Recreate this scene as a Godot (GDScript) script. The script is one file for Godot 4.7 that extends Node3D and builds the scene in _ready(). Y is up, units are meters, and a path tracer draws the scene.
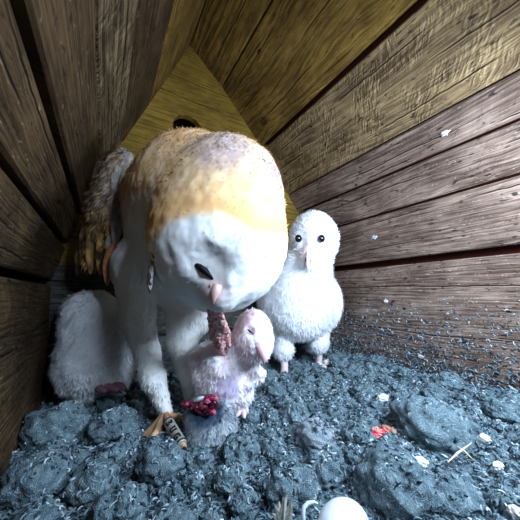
extends Node3D
# Inside of an A-shaped wooden owl nesting box. Metres, y up; the box runs away from the camera along -z.

var rng := RandomNumberGenerator.new()
var used := {}
var fine := FastNoiseLite.new()
var soft := FastNoiseLite.new()

const BACK := -0.374
const FRONT := 0.05

# ---------------------------------------------------------------- naming
func numbered(n: String) -> String:
	var k: int = used.get(n, 0)
	used[n] = k + 1
	return n if k == 0 else "%s_%03d" % [n, k]

func tag(o: Node3D, label: String, category := "", group := "", kind := "") -> Node3D:
	if label: o.set_meta("label", label)
	if category: o.set_meta("category", category)
	if group: o.set_meta("group", group)
	if kind: o.set_meta("kind", kind)
	return o

func thing(called: String, at: Vector3, label: String, category: String, group := "") -> Node3D:
	var o := Node3D.new()
	o.name = numbered(called)
	o.position = at
	add_child(o, true)
	tag(o, label, category, group)
	return o

func part(called: String, mesh: Mesh, mat: Material, parent: Node3D) -> MeshInstance3D:   # the mesh is in world coordinates
	var o := MeshInstance3D.new()
	var n := called
	var k := 0
	while parent.has_node(NodePath(n)):
		k += 1
		n = "%s_%03d" % [called, k]
	o.name = n
	o.mesh = mesh
	o.material_override = mat
	parent.add_child(o, true)
	var up := parent
	while up != self:
		o.position -= up.position
		up = up.get_parent()
	return o

func single(called: String, mesh: Mesh, mat: Material, at: Vector3, label: String, category: String, group := "") -> MeshInstance3D:   # mesh around its own origin
	var o := MeshInstance3D.new()
	o.name = numbered(called)
	o.mesh = mesh
	o.material_override = mat
	o.position = at
	add_child(o, true)
	tag(o, label, category, group)
	return o

# ---------------------------------------------------------------- materials and textures
func lin(r: float, g: float, b: float) -> Color:
	return Color(r / 255.0, g / 255.0, b / 255.0).srgb_to_linear()

func srgb(r: float, g: float, b: float) -> Color:
	return Color(r / 255.0, g / 255.0, b / 255.0)

func plain(c: Color, rough := 0.8, spec := 0.3) -> StandardMaterial3D:
	var m := StandardMaterial3D.new()
	m.albedo_color = c
	m.roughness = rough
	m.metallic_specular = spec
	return m

func tinted(rough := 0.9, spec := 0.2) -> StandardMaterial3D:
	var m := plain(Color.WHITE, rough, spec)
	m.vertex_color_use_as_albedo = true
	return m

# One board's own grain: growth rings bent round knots, pores, cracks, saw marks, pale crumbs.
func wood(seed_: int, w: int, h: int, length: float, width: float, late: Color, early: Color, freq: float, wave: float, knots: Array, saw: float, wear: float, relief: float) -> StandardMaterial3D:
	var n := FastNoiseLite.new()
	n.seed = seed_
	n.noise_type = FastNoiseLite.TYPE_SIMPLEX_SMOOTH
	n.fractal_type = FastNoiseLite.FRACTAL_NONE
	n.frequency = 1.0
	var col := PackedByteArray()
	col.resize(w * h * 3)
	var hgt := PackedByteArray()
	hgt.resize(w * h)
	var o := seed_ * 13.7
	var cracks := []
	for k in 1 + int(width * 30.0):
		cracks.append(Vector2(fposmod(0.37 * seed_ + 0.618 * k + 0.13, 0.9) + 0.05, 0.25 * sin(seed_ * 3.0 + k * 2.0) * wear))
	for j in h:
		var v := (j + 0.5) / h * width
		for i in w:
			var u := (i + 0.5) / w * length
			var wv := v + wave * n.get_noise_2d(u * 5.0 + o, v * 14.0) + wave * 0.12 * n.get_noise_2d(u * 30.0, v * 60.0 + o)
			var kn := 0.0
			for k: Vector3 in knots:
				var du := (u - k.x) / 1.5
				var dv := v - k.y
				var d := sqrt(du * du + dv * dv)
				if d < k.z * 6.0:
					wv += (1.0 if dv > 0.0 else -1.0) * k.z * 0.9 * exp(-d / (k.z * 1.6)) * (1.0 - exp(-abs(dv) / (k.z * 0.25)))
					kn = maxf(kn, 1.0 - smoothstep(k.z * 0.55, k.z * 0.85, d + n.get_noise_2d(u * 300.0, v * 300.0) * k.z * 0.25))
			var ring := fposmod(wv * freq + n.get_noise_2d(u * 2.0, o) * 0.8 + 0.25 * n.get_noise_2d(u * 9.0, wv * 130.0), 1.0)
			var l := smoothstep(0.15, 0.9, ring) * (1.0 - smoothstep(0.90, 1.0, ring)) * (0.45 + 0.55 * n.get_noise_2d(u * 6.0 + 5.0, floor(wv * freq) * 7.3))
			var fib := n.get_noise_2d(u * 14.0, wv * 520.0) + 0.7 * n.get_noise_2d(u * 40.0 - o, wv * 1200.0)
			var pore := smoothstep(0.50, 0.78, n.get_noise_2d(u * 90.0 + o, v * 300.0)) * smoothstep(-0.1, 0.5, n.get_noise_2d(u * 30.0 + 2.0 * o, v * 40.0))
			var blot := n.get_noise_2d(u * 14.0 - o, v * 22.0) + 0.5 * n.get_noise_2d(u * 50.0 + o, v * 90.0)
			var sw := 0.0
			if saw > 0.0:
				var bow := u + v * 0.35 + 2.2 * v * v + 0.002 * n.get_noise_2d(u * 60.0, v * 60.0)
				sw = saw * (n.get_noise_2d(bow * 330.0, v * 34.0 + o) + 0.8 * n.get_noise_2d(bow * 460.0, v * 120.0 - o)) * smoothstep(-0.6, 0.3, n.get_noise_2d(u * 25.0 + 9.0, v * 25.0 + o))
			var wr := n.get_noise_2d(u * 120.0 + 40.0 + 2.0 * blot, v * 160.0 - o)
			var scr := (1.0 - smoothstep(0.0, 0.10, abs(wr))) * smoothstep(0.0, 0.5, n.get_noise_2d(u * 45.0, v * 60.0 + 3.0 * o)) * wear
			var crumb := smoothstep(0.74, 0.86, n.get_noise_2d(u * 170.0 + 77.0 + wr, v * 230.0 + o)) * wear
			# long drying cracks, each with a lip below painted paler as if lit
			var crack := 0.0
			var lip := 0.0
			for q in cracks:
				var dv: float = (v - q.x * width - 0.0022 * n.get_noise_2d(u * 7.0 + q.x * 50.0, o) - 0.0005 * n.get_noise_2d(u * 70.0, q.x * 90.0)) 
				if absf(dv) < 0.004:
					var on := smoothstep(-0.25, 0.1, n.get_noise_2d(u * 6.0 + q.x * 31.0, 2.0 * o) + q.y)
					crack = maxf(crack, on * (1.0 - smoothstep(0.0002, 0.0009, absf(dv))))
					lip = maxf(lip, on * smoothstep(0.0007, 0.0012, dv) * (1.0 - smoothstep(0.0014, 0.0024, dv)))
			var t := clampf(0.56 - 0.60 * l + 0.30 * fib + 0.26 * blot + 0.36 * sw, 0.0, 1.0)
			var c := late.lerp(early, t)
			c = c * (1.0 - 0.6 * pore * wear)
			c = c * (1.0 - 0.5 * scr)
			c = c.lerp(late * 0.45, kn * (0.7 + 0.3 * sin(ring * 12.0)))
			c = c.lerp(srgb(205, 200, 190), crumb * 0.4)
			c = c.lerp(late * 0.25, crack * 0.9).lerp(early * 1.12, lip * 0.5)
			var at := (j * w + i) * 3
			col[at] = clampi(int(c.r * 255.0), 0, 255)
			col[at + 1] = clampi(int(c.g * 255.0), 0, 255)
			col[at + 2] = clampi(int(c.b * 255.0), 0, 255)
			var e := 0.55 - 0.14 * l + 0.14 * fib - 0.35 * pore * wear - 0.3 * scr + 0.32 * sw + 0.2 * crumb + 0.06 * blot - 0.1 * kn - 0.5 * crack + 0.15 * lip
			hgt[j * w + i] = clampi(int(e * 255.0), 0, 255)
	var m := plain(Color.WHITE, 0.78, 0.3)
	m.albedo_texture = ImageTexture.create_from_image(Image.create_from_data(w, h, false, Image.FORMAT_RGB8, col))
	m.heightmap_enabled = true
	m.heightmap_scale = relief
	m.heightmap_texture = ImageTexture.create_from_image(Image.create_from_data(w, h, false, Image.FORMAT_L8, hgt))
	return m

# Matted fur and bone grit for pellets and litter.
func grit(seed_: int, dark: Color, pale: Color, relief: float) -> StandardMaterial3D:
	var n := FastNoiseLite.new()
	n.seed = seed_
	n.noise_type = FastNoiseLite.TYPE_SIMPLEX_SMOOTH
	n.fractal_type = FastNoiseLite.FRACTAL_NONE
	n.frequency = 1.0
	var s := 384
	var col := PackedByteArray()
	col.resize(s * s * 3)
	var hgt := PackedByteArray()
	hgt.resize(s * s)
	for j in s:
		for i in s:
			# a torus walk makes the picture tile
			var a := TAU * i / s
			var b := TAU * j / s
			var px := cos(a)
			var py := sin(a)
			var qx := cos(b)
			var qy := sin(b)
			var big := n.get_noise_3d(px * 1.2 + qx * 0.9, py * 1.2, qy * 1.2 + qx * 0.5)
			var w1 := n.get_noise_3d(px * 3.2 + qx * 2.2 + big * 0.6, py * 3.2 - qx * 1.4, qy * 3.2)
			var w2 := n.get_noise_3d(px * 5.0 - qx * 3.4, py * 5.0 + qy * 2.5, qy * 4.0 + qx * 4.0 + big)
			var curl := 1.0 - smoothstep(0.0, 0.28, abs(w1))
			var curl2 := 1.0 - smoothstep(0.0, 0.25, abs(w2))
			var t := clampf(0.16 + 0.62 * curl * (0.55 + 0.5 * big) + 0.5 * curl2 * (0.5 - 0.5 * big) + 0.2 * big, 0.0, 1.0)
			var c := dark.lerp(pale, t)
			var at := (j * s + i) * 3
			col[at] = clampi(int(c.r * 255.0), 0, 255)
			col[at + 1] = clampi(int(c.g * 255.0), 0, 255)
			col[at + 2] = clampi(int(c.b * 255.0), 0, 255)
			hgt[j * s + i] = clampi(int((0.25 + 0.35 * curl + 0.3 * curl2 + 0.1 * big) * 255.0), 0, 255)
	var m := plain(Color.WHITE, 0.75, 0.35)
	m.albedo_texture = ImageTexture.create_from_image(Image.create_from_data(s, s, false, Image.FORMAT_RGB8, col))
	m.heightmap_enabled = true
	m.heightmap_scale = relief
	m.heightmap_texture = ImageTexture.create_from_image(Image.create_from_data(s, s, false, Image.FORMAT_L8, hgt))
	m.uv1_triplanar = true
	m.uv1_world_triplanar = true
	m.uv1_scale = Vector3.ONE * 26.0
	return m

# ---------------------------------------------------------------- mesh from arrays
func mesh_of(v: PackedVector3Array, idx: PackedInt32Array, nrm = null, uv = null, col = null) -> ArrayMesh:
	var a := []
	a.resize(Mesh.ARRAY_MAX)
	a[Mesh.ARRAY_VERTEX] = v
	a[Mesh.ARRAY_INDEX] = idx
	if nrm == null:
		nrm = smooth_normals(v, idx)
	a[Mesh.ARRAY_NORMAL] = nrm
	if uv != null: a[Mesh.ARRAY_TEX_UV] = uv
	if col != null: a[Mesh.ARRAY_COLOR] = col
	var m := ArrayMesh.new()
	m.add_surface_from_arrays(Mesh.PRIMITIVE_TRIANGLES, a)
	return m

func smooth_normals(v: PackedVector3Array, idx: PackedInt32Array) -> PackedVector3Array:
	var n := PackedVector3Array()
	n.resize(v.size())
	for t in range(0, idx.size(), 3):
		var a := v[idx[t]]
		var f := (v[idx[t + 2]] - a).cross(v[idx[t + 1]] - a)    # front faces run clockwise
		n[idx[t]] += f
		n[idx[t + 1]] += f
		n[idx[t + 2]] += f
	for i in n.size():
		n[i] = n[i].normalized() if n[i].length_squared() > 1e-30 else Vector3.UP
	return n

# A plank: inner face from a to b in the cross-section (room side to the right hand of b - a turned), between z0 and z1; chamfered long edges.
func plank(a: Vector2, b: Vector2, out: Vector2, thick: float, z0: float, z1: float, ch := 0.0016) -> ArrayMesh:
	var along := (b - a).normalized()
	var w := (b - a).length()
	var ring := [a + out * ch, a + along * ch, b - along * ch, b + out * ch, b + out * thick, a + out * thick]
	var vs := [0.0, ch / w, 1.0 - ch / w, 1.0, 1.0, 0.0]
	var st := SurfaceTool.new()
	st.begin(Mesh.PRIMITIVE_TRIANGLES)
	var cen := (a + b) * 0.5 + out * thick * 0.5
	var seg := 14
	for k in 6:
		var p: Vector2 = ring[k]
		var q: Vector2 = ring[(k + 1) % 6]
		for s in seg:
			var s0 := float(s) / seg
			var s1 := float(s + 1) / seg
			var e0 := lerpf(z0, z1, s0)
			var e1 := lerpf(z0, z1, s1)
			var c := [Vector3(p.x, p.y, e0), Vector3(q.x, q.y, e0), Vector3(q.x, q.y, e1), Vector3(p.x, p.y, e1)]
			var uvs := [Vector2(s0, vs[k]), Vector2(s0, vs[(k + 1) % 6]), Vector2(s1, vs[(k + 1) % 6]), Vector2(s1, vs[k])]
			var nn: Vector3 = (c[2] - c[0]).cross(c[1] - c[0]).normalized()
			var outw := Vector3((p + q).x * 0.5 - cen.x, (p + q).y * 0.5 - cen.y, 0.0)
			var order := [0, 1, 2, 0, 2, 3]
			if nn.dot(outw) < 0.0:
				nn = -nn
				order = [0, 2, 1, 0, 3, 2]
			for o in order:
				st.set_normal(nn)
				st.set_uv(uvs[o])
				st.add_vertex(c[o])
	for e in 2:
		var z: float = z0 if e == 0 else z1
		for k in range(1, 5):
			var c := [ring[0], ring[k], ring[k + 1]]
			var cw: bool = (c[1] - c[0]).cross(c[2] - c[0]) < 0.0
			var order := [0, 1, 2] if cw == (e == 1) else [0, 2, 1]
			for o in order:
				st.set_normal(Vector3(0, 0, -1.0 if e == 0 else 1.0))
				st.set_uv(Vector2(e, 0.5))
				st.add_vertex(Vector3(c[o].x, c[o].y, z))
	st.index()
	st.generate_tangents()
	return st.commit()

func outward(v: PackedVector3Array, idx: PackedInt32Array) -> PackedInt32Array:   # clockwise seen from outside
	var vol := 0.0
	var mid := v[0]
	for t in range(0, idx.size(), 3):
		vol += (v[idx[t]] - mid).dot((v[idx[t + 1]] - mid).cross(v[idx[t + 2]] - mid))
	if vol > 0.0:
		for t in range(0, idx.size(), 3):
			var s := idx[t + 1]
			idx[t + 1] = idx[t + 2]
			idx[t + 2] = s
	return idx

# ---------------------------------------------------------------- bodies: smooth union of capsules and ellipsoids, meshed as surface nets
class Blob:
	var prims := []
	func cap(a: Vector3, b: Vector3, ra: float, rb: float, k := 0.012) -> Blob:
		prims.append([0, a, b, ra, rb, k])
		return self
	func ell(c: Vector3, r: Vector3, k := 0.015, turn := Basis()) -> Blob:
		prims.append([1, c, r, turn.inverse(), turn, k])
		return self
	func cut(c: Vector3, r: Vector3, k := 0.006) -> Blob:
		prims.append([2, c, r, Basis(), Basis(), k])
		return self

func net(blob: Blob, cell: float, lump := 0.0, lump_freq := 60.0) -> Dictionary:
	var lo := Vector3.ONE * 1e9
	var hi := -lo
	for p in blob.prims:
		if p[0] == 2: continue
		if p[0] == 0:
			for e in [[p[1], p[3]], [p[2], p[4]]]:
				lo = lo.min(e[0] - Vector3.ONE * e[1])
				hi = hi.max(e[0] + Vector3.ONE * e[1])
		else:
			var r: float = maxf(p[2].x, maxf(p[2].y, p[2].z))
			lo = lo.min(p[1] - Vector3.ONE * r)
			hi = hi.max(p[1] + Vector3.ONE * r)
	lo -= Vector3.ONE * cell * 4.0
	hi += Vector3.ONE * cell * 4.0
	var nx := int((hi.x - lo.x) / cell) + 2
	var ny := int((hi.y - lo.y) / cell) + 2
	var nz := int((hi.z - lo.z) / cell) + 2
	var val := PackedFloat32Array()
	val.resize(nx * ny * nz)
	val.fill(0.05)
	for p in blob.prims:
		var kind: int = p[0]
		var k: float = p[5]
		var a: Vector3 = p[1]
		var plo: Vector3
		var phi: Vector3
		if kind == 0:
			var rm: float = maxf(p[3], p[4]) + k + cell * 3.0
			plo = a.min(p[2]) - Vector3.ONE * rm
			phi = a.max(p[2]) + Vector3.ONE * rm
		else:
			var rm: float = maxf(p[2].x, maxf(p[2].y, p[2].z)) + k + cell * 3.0
			plo = a - Vector3.ONE * rm
			phi = a + Vector3.ONE * rm
		var i0 := maxi(0, int((plo.x - lo.x) / cell))
		var j0 := maxi(0, int((plo.y - lo.y) / cell))
		var k0 := maxi(0, int((plo.z - lo.z) / cell))
		var i1 := mini(nx, int((phi.x - lo.x) / cell) + 2)
		var j1 := mini(ny, int((phi.y - lo.y) / cell) + 2)
		var k1 := mini(nz, int((phi.z - lo.z) / cell) + 2)
		var inv: Basis = p[3] if kind > 0 else Basis()
		var rad: Vector3 = p[2]
		var ba: Vector3 = p[2] - a
		var bb := maxf(ba.length_squared(), 1e-9)
		var ra: float = p[3] if kind == 0 else 0.0
		var rb: float = p[4] if kind == 0 else 0.0
		var ir := Vector3.ONE / rad if kind > 0 else Vector3.ONE
		for kk in range(k0, k1):
			for jj in range(j0, j1):
				var at := (kk * ny + jj) * nx
				for ii in range(i0, i1):
					var q := Vector3(lo.x + ii * cell, lo.y + jj * cell, lo.z + kk * cell) - a
					var d: float
					if kind == 0:
						var t := clampf(q.dot(ba) / bb, 0.0, 1.0)
						d = (q - ba * t).length() - lerpf(ra, rb, t)
					else:
						var s := (inv * q) * ir
						var l1 := s.length()
						var l2 := (s * ir).length()
						d = l1 * (l1 - 1.0) / maxf(l2, 1e-6)
					var o := val[at + ii]
					if kind == 2:
						d = -d
						var hh := maxf(k - absf(d - o), 0.0) / k
						val[at + ii] = maxf(d, o) + hh * hh * k * 0.25
					else:
						var hh := maxf(k - absf(d - o), 0.0) / k
						val[at + ii] = minf(d, o) - hh * hh * k * 0.25
	var vid := PackedInt32Array()
	vid.resize(nx * ny * nz)
	vid.fill(-1)
	var v := PackedVector3Array()
	var sx := 1
	var sy := nx
	var sz := nx * ny
	var offs := [0, sx, sy, sx + sy, sz, sx + sz, sy + sz, sx + sy + sz]
	var cor := [Vector3(0, 0, 0), Vector3(1, 0, 0), Vector3(0, 1, 0), Vector3(1, 1, 0), Vector3(0, 0, 1), Vector3(1, 0, 1), Vector3(0, 1, 1), Vector3(1, 1, 1)]
	var edges := [[0, 1], [2, 3], [4, 5], [6, 7], [0, 2], [1, 3], [4, 6], [5, 7], [0, 4], [1, 5], [2, 6], [3, 7]]
	for kk in nz - 1:
		for jj in ny - 1:
			var at := (kk * ny + jj) * nx
			for ii in nx - 1:
				var b := at + ii
				var v0 := val[b]
				if absf(v0) > cell * 3.0: continue
				var neg := v0 < 0.0
				if (val[b + sx] < 0.0) == neg and (val[b + sy] < 0.0) == neg and (val[b + sx + sy] < 0.0) == neg and (val[b + sz] < 0.0) == neg and (val[b + sx + sz] < 0.0) == neg and (val[b + sy + sz] < 0.0) == neg and (val[b + sx + sy + sz] < 0.0) == neg:
					continue
				var sum := Vector3.ZERO
				var cnt := 0
				for e in edges:
					var fa := val[b + offs[e[0]]]
					var fb := val[b + offs[e[1]]]
					if (fa < 0.0) != (fb < 0.0):
						sum += cor[e[0]].lerp(cor[e[1]], fa / (fa - fb))
						cnt += 1
				vid[b] = v.size()
				v.append(lo + (Vector3(ii, jj, kk) + sum / cnt) * cell)
	var idx := PackedInt32Array()
	for kk in range(1, nz - 1):
		for jj in range(1, ny - 1):
			var at := (kk * ny + jj) * nx
			for ii in range(1, nx - 1):
				var b := at + ii
				var v0 := val[b]
				if absf(v0) > cell * 2.5: continue
				var neg := v0 < 0.0
				for ax in 3:
					var s1: int = [sx, sy, sz][ax]
					if (val[b + s1] < 0.0) == neg: continue
					var u: int = [sy, sz, sx][ax]
					var w: int = [sz, sx, sy][ax]
					var q0 := vid[b - u - w]
					var q1 := vid[b - w]
					var q2 := vid[b]
					var q3 := vid[b - u]
					if q0 < 0 or q1 < 0 or q2 < 0 or q3 < 0: continue
					if neg:
						idx.append_array(PackedInt32Array([q0, q2, q1, q0, q3, q2]))
					else:
						idx.append_array(PackedInt32Array([q0, q1, q2, q0, q2, q3]))
	idx = outward(v, idx)
	var n := smooth_normals(v, idx)
	if lump > 0.0:
		for i in v.size():
			v[i] += n[i] * (lump * fine.get_noise_3dv(v[i] * lump_freq) + lump * 0.5 * fine.get_noise_3dv(v[i] * lump_freq * 2.7))
		n = smooth_normals(v, idx)
	return {"v": v, "i": idx, "n": n}

func painted(s: Dictionary, colour: Callable) -> ArrayMesh:
	var c := PackedColorArray()
	c.resize(s.v.size())
	for i in c.size():
		c[i] = colour.call(s.v[i], s.n[i])
	s.c = c
	return mesh_of(s.v, s.i, s.n, null, c)

# A ribbon that tapers: one tuft of down or one hair. Along +y, flat side to +z.
func tuft_mesh(width: float, length: float, bend: float) -> ArrayMesh:
	var v := PackedVector3Array()
	var nn := PackedVector3Array()
	var idx := PackedInt32Array()
	for s in 4:
		var t := s / 3.0
		var wd := width * (1.0 - t * t) * (0.6 + 0.8 * t * (1.0 - t) * 2.0) * 0.5
		for e in [-1.0, 1.0]:
			v.append(Vector3(e * wd, t * length, bend * length * t * t))
			nn.append(Vector3(0, -bend * t, 1.0).normalized())
	for s in 3:
		var b := s * 2
		idx.append_array(PackedInt32Array([b, b + 2, b + 1, b + 1, b + 2, b + 3]))
	return mesh_of(v, idx, nn)

# Tufts growing out of a painted surface. lean: the way they lie; keep: which spots grow them (0..1); size: length multiplier.
func grow(called: String, s: Dictionary, count: int, mesh: Mesh, parent: Node3D, lean: Callable, keep: Callable, stand: float, size: Vector2, vary: float, rough := 0.95) -> void:
	var mm := MultiMesh.new()
	mm.transform_format = MultiMesh.TRANSFORM_3D
	mm.use_colors = true
	mm.mesh = mesh
	var list: Array[Transform3D] = []
	var cols: Array[Color] = []
	var tries := 0
	var v: PackedVector3Array = s.v
	var n: PackedVector3Array = s.n
	var idx: PackedInt32Array = s.i
	var c: PackedColorArray = s.c
	while list.size() < count and tries < count * 6:
		tries += 1
		var t := (rng.randi() % (idx.size() / 3)) * 3
		var a := rng.randf()
		var b := rng.randf()
		if a + b > 1.0:
			a = 1.0 - a
			b = 1.0 - b
		var p := v[idx[t]] * (1.0 - a - b) + v[idx[t + 1]] * a + v[idx[t + 2]] * b
		var nn := n[idx[t]]
		if rng.randf() > keep.call(p, nn): continue
		var d: Vector3 = lean.call(p, nn)
		d = d - nn * d.dot(nn)
		d = d.normalized() if d.length() > 1e-4 else nn.cross(Vector3.RIGHT).normalized()
		d += Vector3(rng.randf_range(-1, 1), rng.randf_range(-1, 1), rng.randf_range(-1, 1)) * 0.35
		var y := (d + nn * stand * rng.randf_range(0.5, 1.3)).normalized()
		var x := y.cross(nn).normalized()
		var z := x.cross(y)
		var l := rng.randf_range(size.x, size.y)
		list.append(Transform3D(Basis(x * rng.randf_range(0.7, 1.3), y * l, z * l), p - nn * 0.0006 - parent.position))
		var k := 1.0 + rng.randf_range(-vary, vary)
		var cc := c[idx[t]]
		cols.append(Color(cc.r * k, cc.g * k, cc.b * k))
	mm.instance_count = list.size()
	for i in list.size():
		mm.set_instance_transform(i, list[i])
		mm.set_instance_color(i, cols[i])
	var o := MultiMeshInstance3D.new()
	o.name = called
	o.multimesh = mm
	o.material_override = tinted(rough, 0.1)
	o.set_meta("kind", "stuff")
	parent.add_child(o, true)

# A feather with thickness: a lens section swept from root to tip, curved towards side, barred.
func feather(a: Vector3, b: Vector3, face: Vector3, width: float, bend: float, ca: Color, cb: Color, bars: float, blunt := 0.6) -> ArrayMesh:
	var ax := (b - a)
	var l := ax.length()
	var y := ax / l
	var z := (face - y * face.dot(y)).normalized()
	var x := y.cross(z)
	var v := PackedVector3Array()
	var c := PackedColorArray()
	var nn := PackedVector3Array()
	var idx := PackedInt32Array()
	var st := 16
	for s in st + 1:
		var t := float(s) / st
		var wd := width * 0.5 * pow(sin(PI * clampf(pow(t, blunt) * 0.96 + 0.04, 0.0, 1.0)), 0.7) + 0.0002
		var mid := a + ax * t + x * bend * sin(PI * t) * l + z * 0.10 * l * (t - t * t)
		var bar := clampf(sin(t * bars * TAU) * 3.0, 0.0, 1.0) if bars > 0.0 else 0.0
		var cc := ca.lerp(cb, bar if bars > 0.0 else t)
		for e in 5:
			var f: float = [-1.0, -0.45, 0.0, 0.45, 1.0][e]
			v.append(mid + x * f * wd + z * (1.0 - f * f) * wd * 0.12)
			c.append(cc * ((0.6 if e == 2 else 0.75 if absf(f) > 0.9 else 1.0) * (1.0 + 0.5 * fine.get_noise_2d(f * 2.3 + a.x * 900.0, t * 9.0 + a.y * 700.0))))
			nn.append((z + x * f * 0.45).normalized())
		v.append(mid - z * wd * 0.06)
		c.append(cc)
		nn.append((z * 0.4 - y * 0.1).normalized())
	for s in st:
		for e in 6:
			var p := s * 6 + e
			var q := s * 6 + (e + 1) % 6
			idx.append_array(PackedInt32Array([p, p + 6, q, q, p + 6, q + 6]))
	return mesh_of(v, outward(v, idx), nn, null, c)

# A tube through points with a radius at each; closed ends.
func tube(pts: Array, radii: Array, sides := 8) -> ArrayMesh:
	var v := PackedVector3Array()
	var idx := PackedInt32Array()
	var n := pts.size()
	var x := Vector3.ZERO
	for i in n:
		var d: Vector3 = (pts[mini(i + 1, n - 1)] - pts[maxi(i - 1, 0)]).normalized()
		if i == 0:
			x = d.cross(Vector3(0.31, 0.9, 0.2)).normalized()
		x = (x - d * x.dot(d)).normalized()
		var y := d.cross(x)
		for s in sides:
			var a := TAU * s / sides
			v.append(pts[i] + (x * cos(a) + y * sin(a)) * radii[i])
	for i in n - 1:
		for s in sides:
			var a := i * sides + s
			var b := i * sides + (s + 1) % sides
			idx.append_array(PackedInt32Array([a, b, a + sides, b, b + sides, a + sides]))
	v.append(pts[0])
	v.append(pts[n - 1])
	for s in sides:
		idx.append_array(PackedInt32Array([v.size() - 2, (s + 1) % sides, s]))
		idx.append_array(PackedInt32Array([v.size() - 1, (n - 1) * sides + s, (n - 1) * sides + (s + 1) % sides]))
	return mesh_of(v, outward(v, idx))

# A lumpy pellet or clod around its own origin: a rolled, matted shape with creases.
func clod(seed_: int, r: Vector3, rough: float, rows := 22, cols := 30) -> ArrayMesh:
	var v := PackedVector3Array()
	var idx := PackedInt32Array()
	var o := Vector3(seed_ * 3.1, seed_ * 1.7, seed_ * 5.3)
	for j in rows + 1:
		var b := PI * j / rows
		for i in cols:
			var a := TAU * i / cols
			var d := Vector3(sin(b) * cos(a), cos(b), sin(b) * sin(a))
			var k := 1.0 + rough * (0.9 * soft.get_noise_3dv(d * 1.3 + o) + 0.35 * (0.5 - absf(soft.get_noise_3dv(d * 3.4 + o)) * 2.0) + 0.22 * soft.get_noise_3dv(d * 8.0 + o))
			v.append(d * r * k)
	for j in rows:
		for i in cols:
			var p := j * cols + i
			var q := j * cols + (i + 1) % cols
			idx.append_array(PackedInt32Array([p, p + cols, q, q, p + cols, q + cols]))
	return mesh_of(v, outward(v, idx))

func ball(c: Vector3, r: Vector3, rough := 0.0, seed_ := 1) -> ArrayMesh:
	var m := clod(seed_, r, rough, 14, 20)
	var a := m.surface_get_arrays(0)
	var v: PackedVector3Array = a[Mesh.ARRAY_VERTEX]
	for i in v.size():
		v[i] += c
	return mesh_of(v, a[Mesh.ARRAY_INDEX])

# ---------------------------------------------------------------- the ground
func ground(x: float, z: float) -> float:
	return 0.0015 + 0.005 * soft.get_noise_2d(x * 26.0, z * 26.0) + 0.002 * soft.get_noise_2d(x * 80.0 + 9.0, z * 80.0) + 0.013 * smoothstep(0.27, 0.36, x) + 0.004 * smoothstep(-0.30, -0.37, z)

func make_floor(mat: Material) -> void:
	var v := PackedVector3Array()
	var idx := PackedInt32Array()
	var nx := 150
	var nz := 150
	for j in nz + 1:
		for i in nx + 1:
			var x := lerpf(-0.06, 0.372, float(i) / nx)
			var z := lerpf(BACK - 0.004, FRONT, float(j) / nz)
			v.append(Vector3(x, ground(x, z) + 0.0012 * fine.get_noise_2d(x * 260.0, z * 260.0), z))
	for j in nz:
		for i in nx:
			var a := j * (nx + 1) + i
			idx.append_array(PackedInt32Array([a, a + 1, a + nx + 1, a + 1, a + nx + 2, a + nx + 1]))
	var n := smooth_normals(v, idx)
	var base := v.size()
	# closed underneath, 25 mm thick
	for c in [Vector3(-0.06, -0.025, BACK - 0.004), Vector3(0.372, -0.025, BACK - 0.004), Vector3(0.372, -0.025, FRONT), Vector3(-0.06, -0.025, FRONT)]:
		v.append(c)
		n.append(Vector3.DOWN)
	idx.append_array(PackedInt32Array([base, base + 2, base + 1, base, base + 3, base + 2]))
	var f := part("floor", mesh_of(v, idx, n), mat, self)
	tag(f, "trodden floor of dark matted owl litter", "floor", "", "structure")

# ---------------------------------------------------------------- the wooden box
const RIGHT := [Vector2(0.0926, 0.5087), Vector2(0.1488, 0.4592), Vector2(0.228, 0.3729), Vector2(0.2851, 0.296), Vector2(0.309, 0.2656), Vector2(0.328, 0.2227), Vector2(0.350, 0.1555), Vector2(0.353, -0.025)]
const LEFT := [Vector2(0.0926, 0.5087), Vector2(0.0392, 0.3841), Vector2(0.0079, 0.3123), Vector2(-0.0137, 0.2615), Vector2(-0.0285, 0.203), Vector2(-0.041, 0.168), Vector2(-0.0504, 0.1235), Vector2(-0.0435, -0.025)]

func backing(called: String, pts: Array, side: float, mat: Material, label: String) -> MeshInstance3D:
	var v := PackedVector3Array()
	var idx := PackedInt32Array()
	var n := pts.size()
	for e in 2:
		for k in n:
			var a: Vector2 = pts[maxi(k - 1, 0)]
			var b: Vector2 = pts[mini(k + 1, n - 1)]
			var o := (b - a).normalized().orthogonal() * side
			var p: Vector2 = pts[k] + o * 0.0145
			var q: Vector2 = pts[k] + o * 0.024
			for z in [BACK - 0.02, FRONT + 0.02]:
				var w: Vector2 = p if e == 0 else q
				v.append(Vector3(w.x, w.y, z))
	for k in n - 1:
		var i := k * 2
		var o := n * 2
		idx.append_array(PackedInt32Array([i, i + 1, i + 3, i, i + 3, i + 2]))
		idx.append_array(PackedInt32Array([o + i, o + i + 3, o + i + 1, o + i, o + i + 2, o + i + 3]))
	for z in 2:
		for k in n - 1:
			var i := k * 2 + z
			var o := n * 2
			if z == 0: idx.append_array(PackedInt32Array([i, i + 2, o + i + 2, i, o + i + 2, o + i]))
			else: idx.append_array(PackedInt32Array([i, o + i + 2, i + 2, i, o + i, o + i + 2]))
	var w := part(called, mesh_of(v, outward(v, idx)), mat, self)
	tag(w, label, "wall", "", "structure")
	return w

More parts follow.
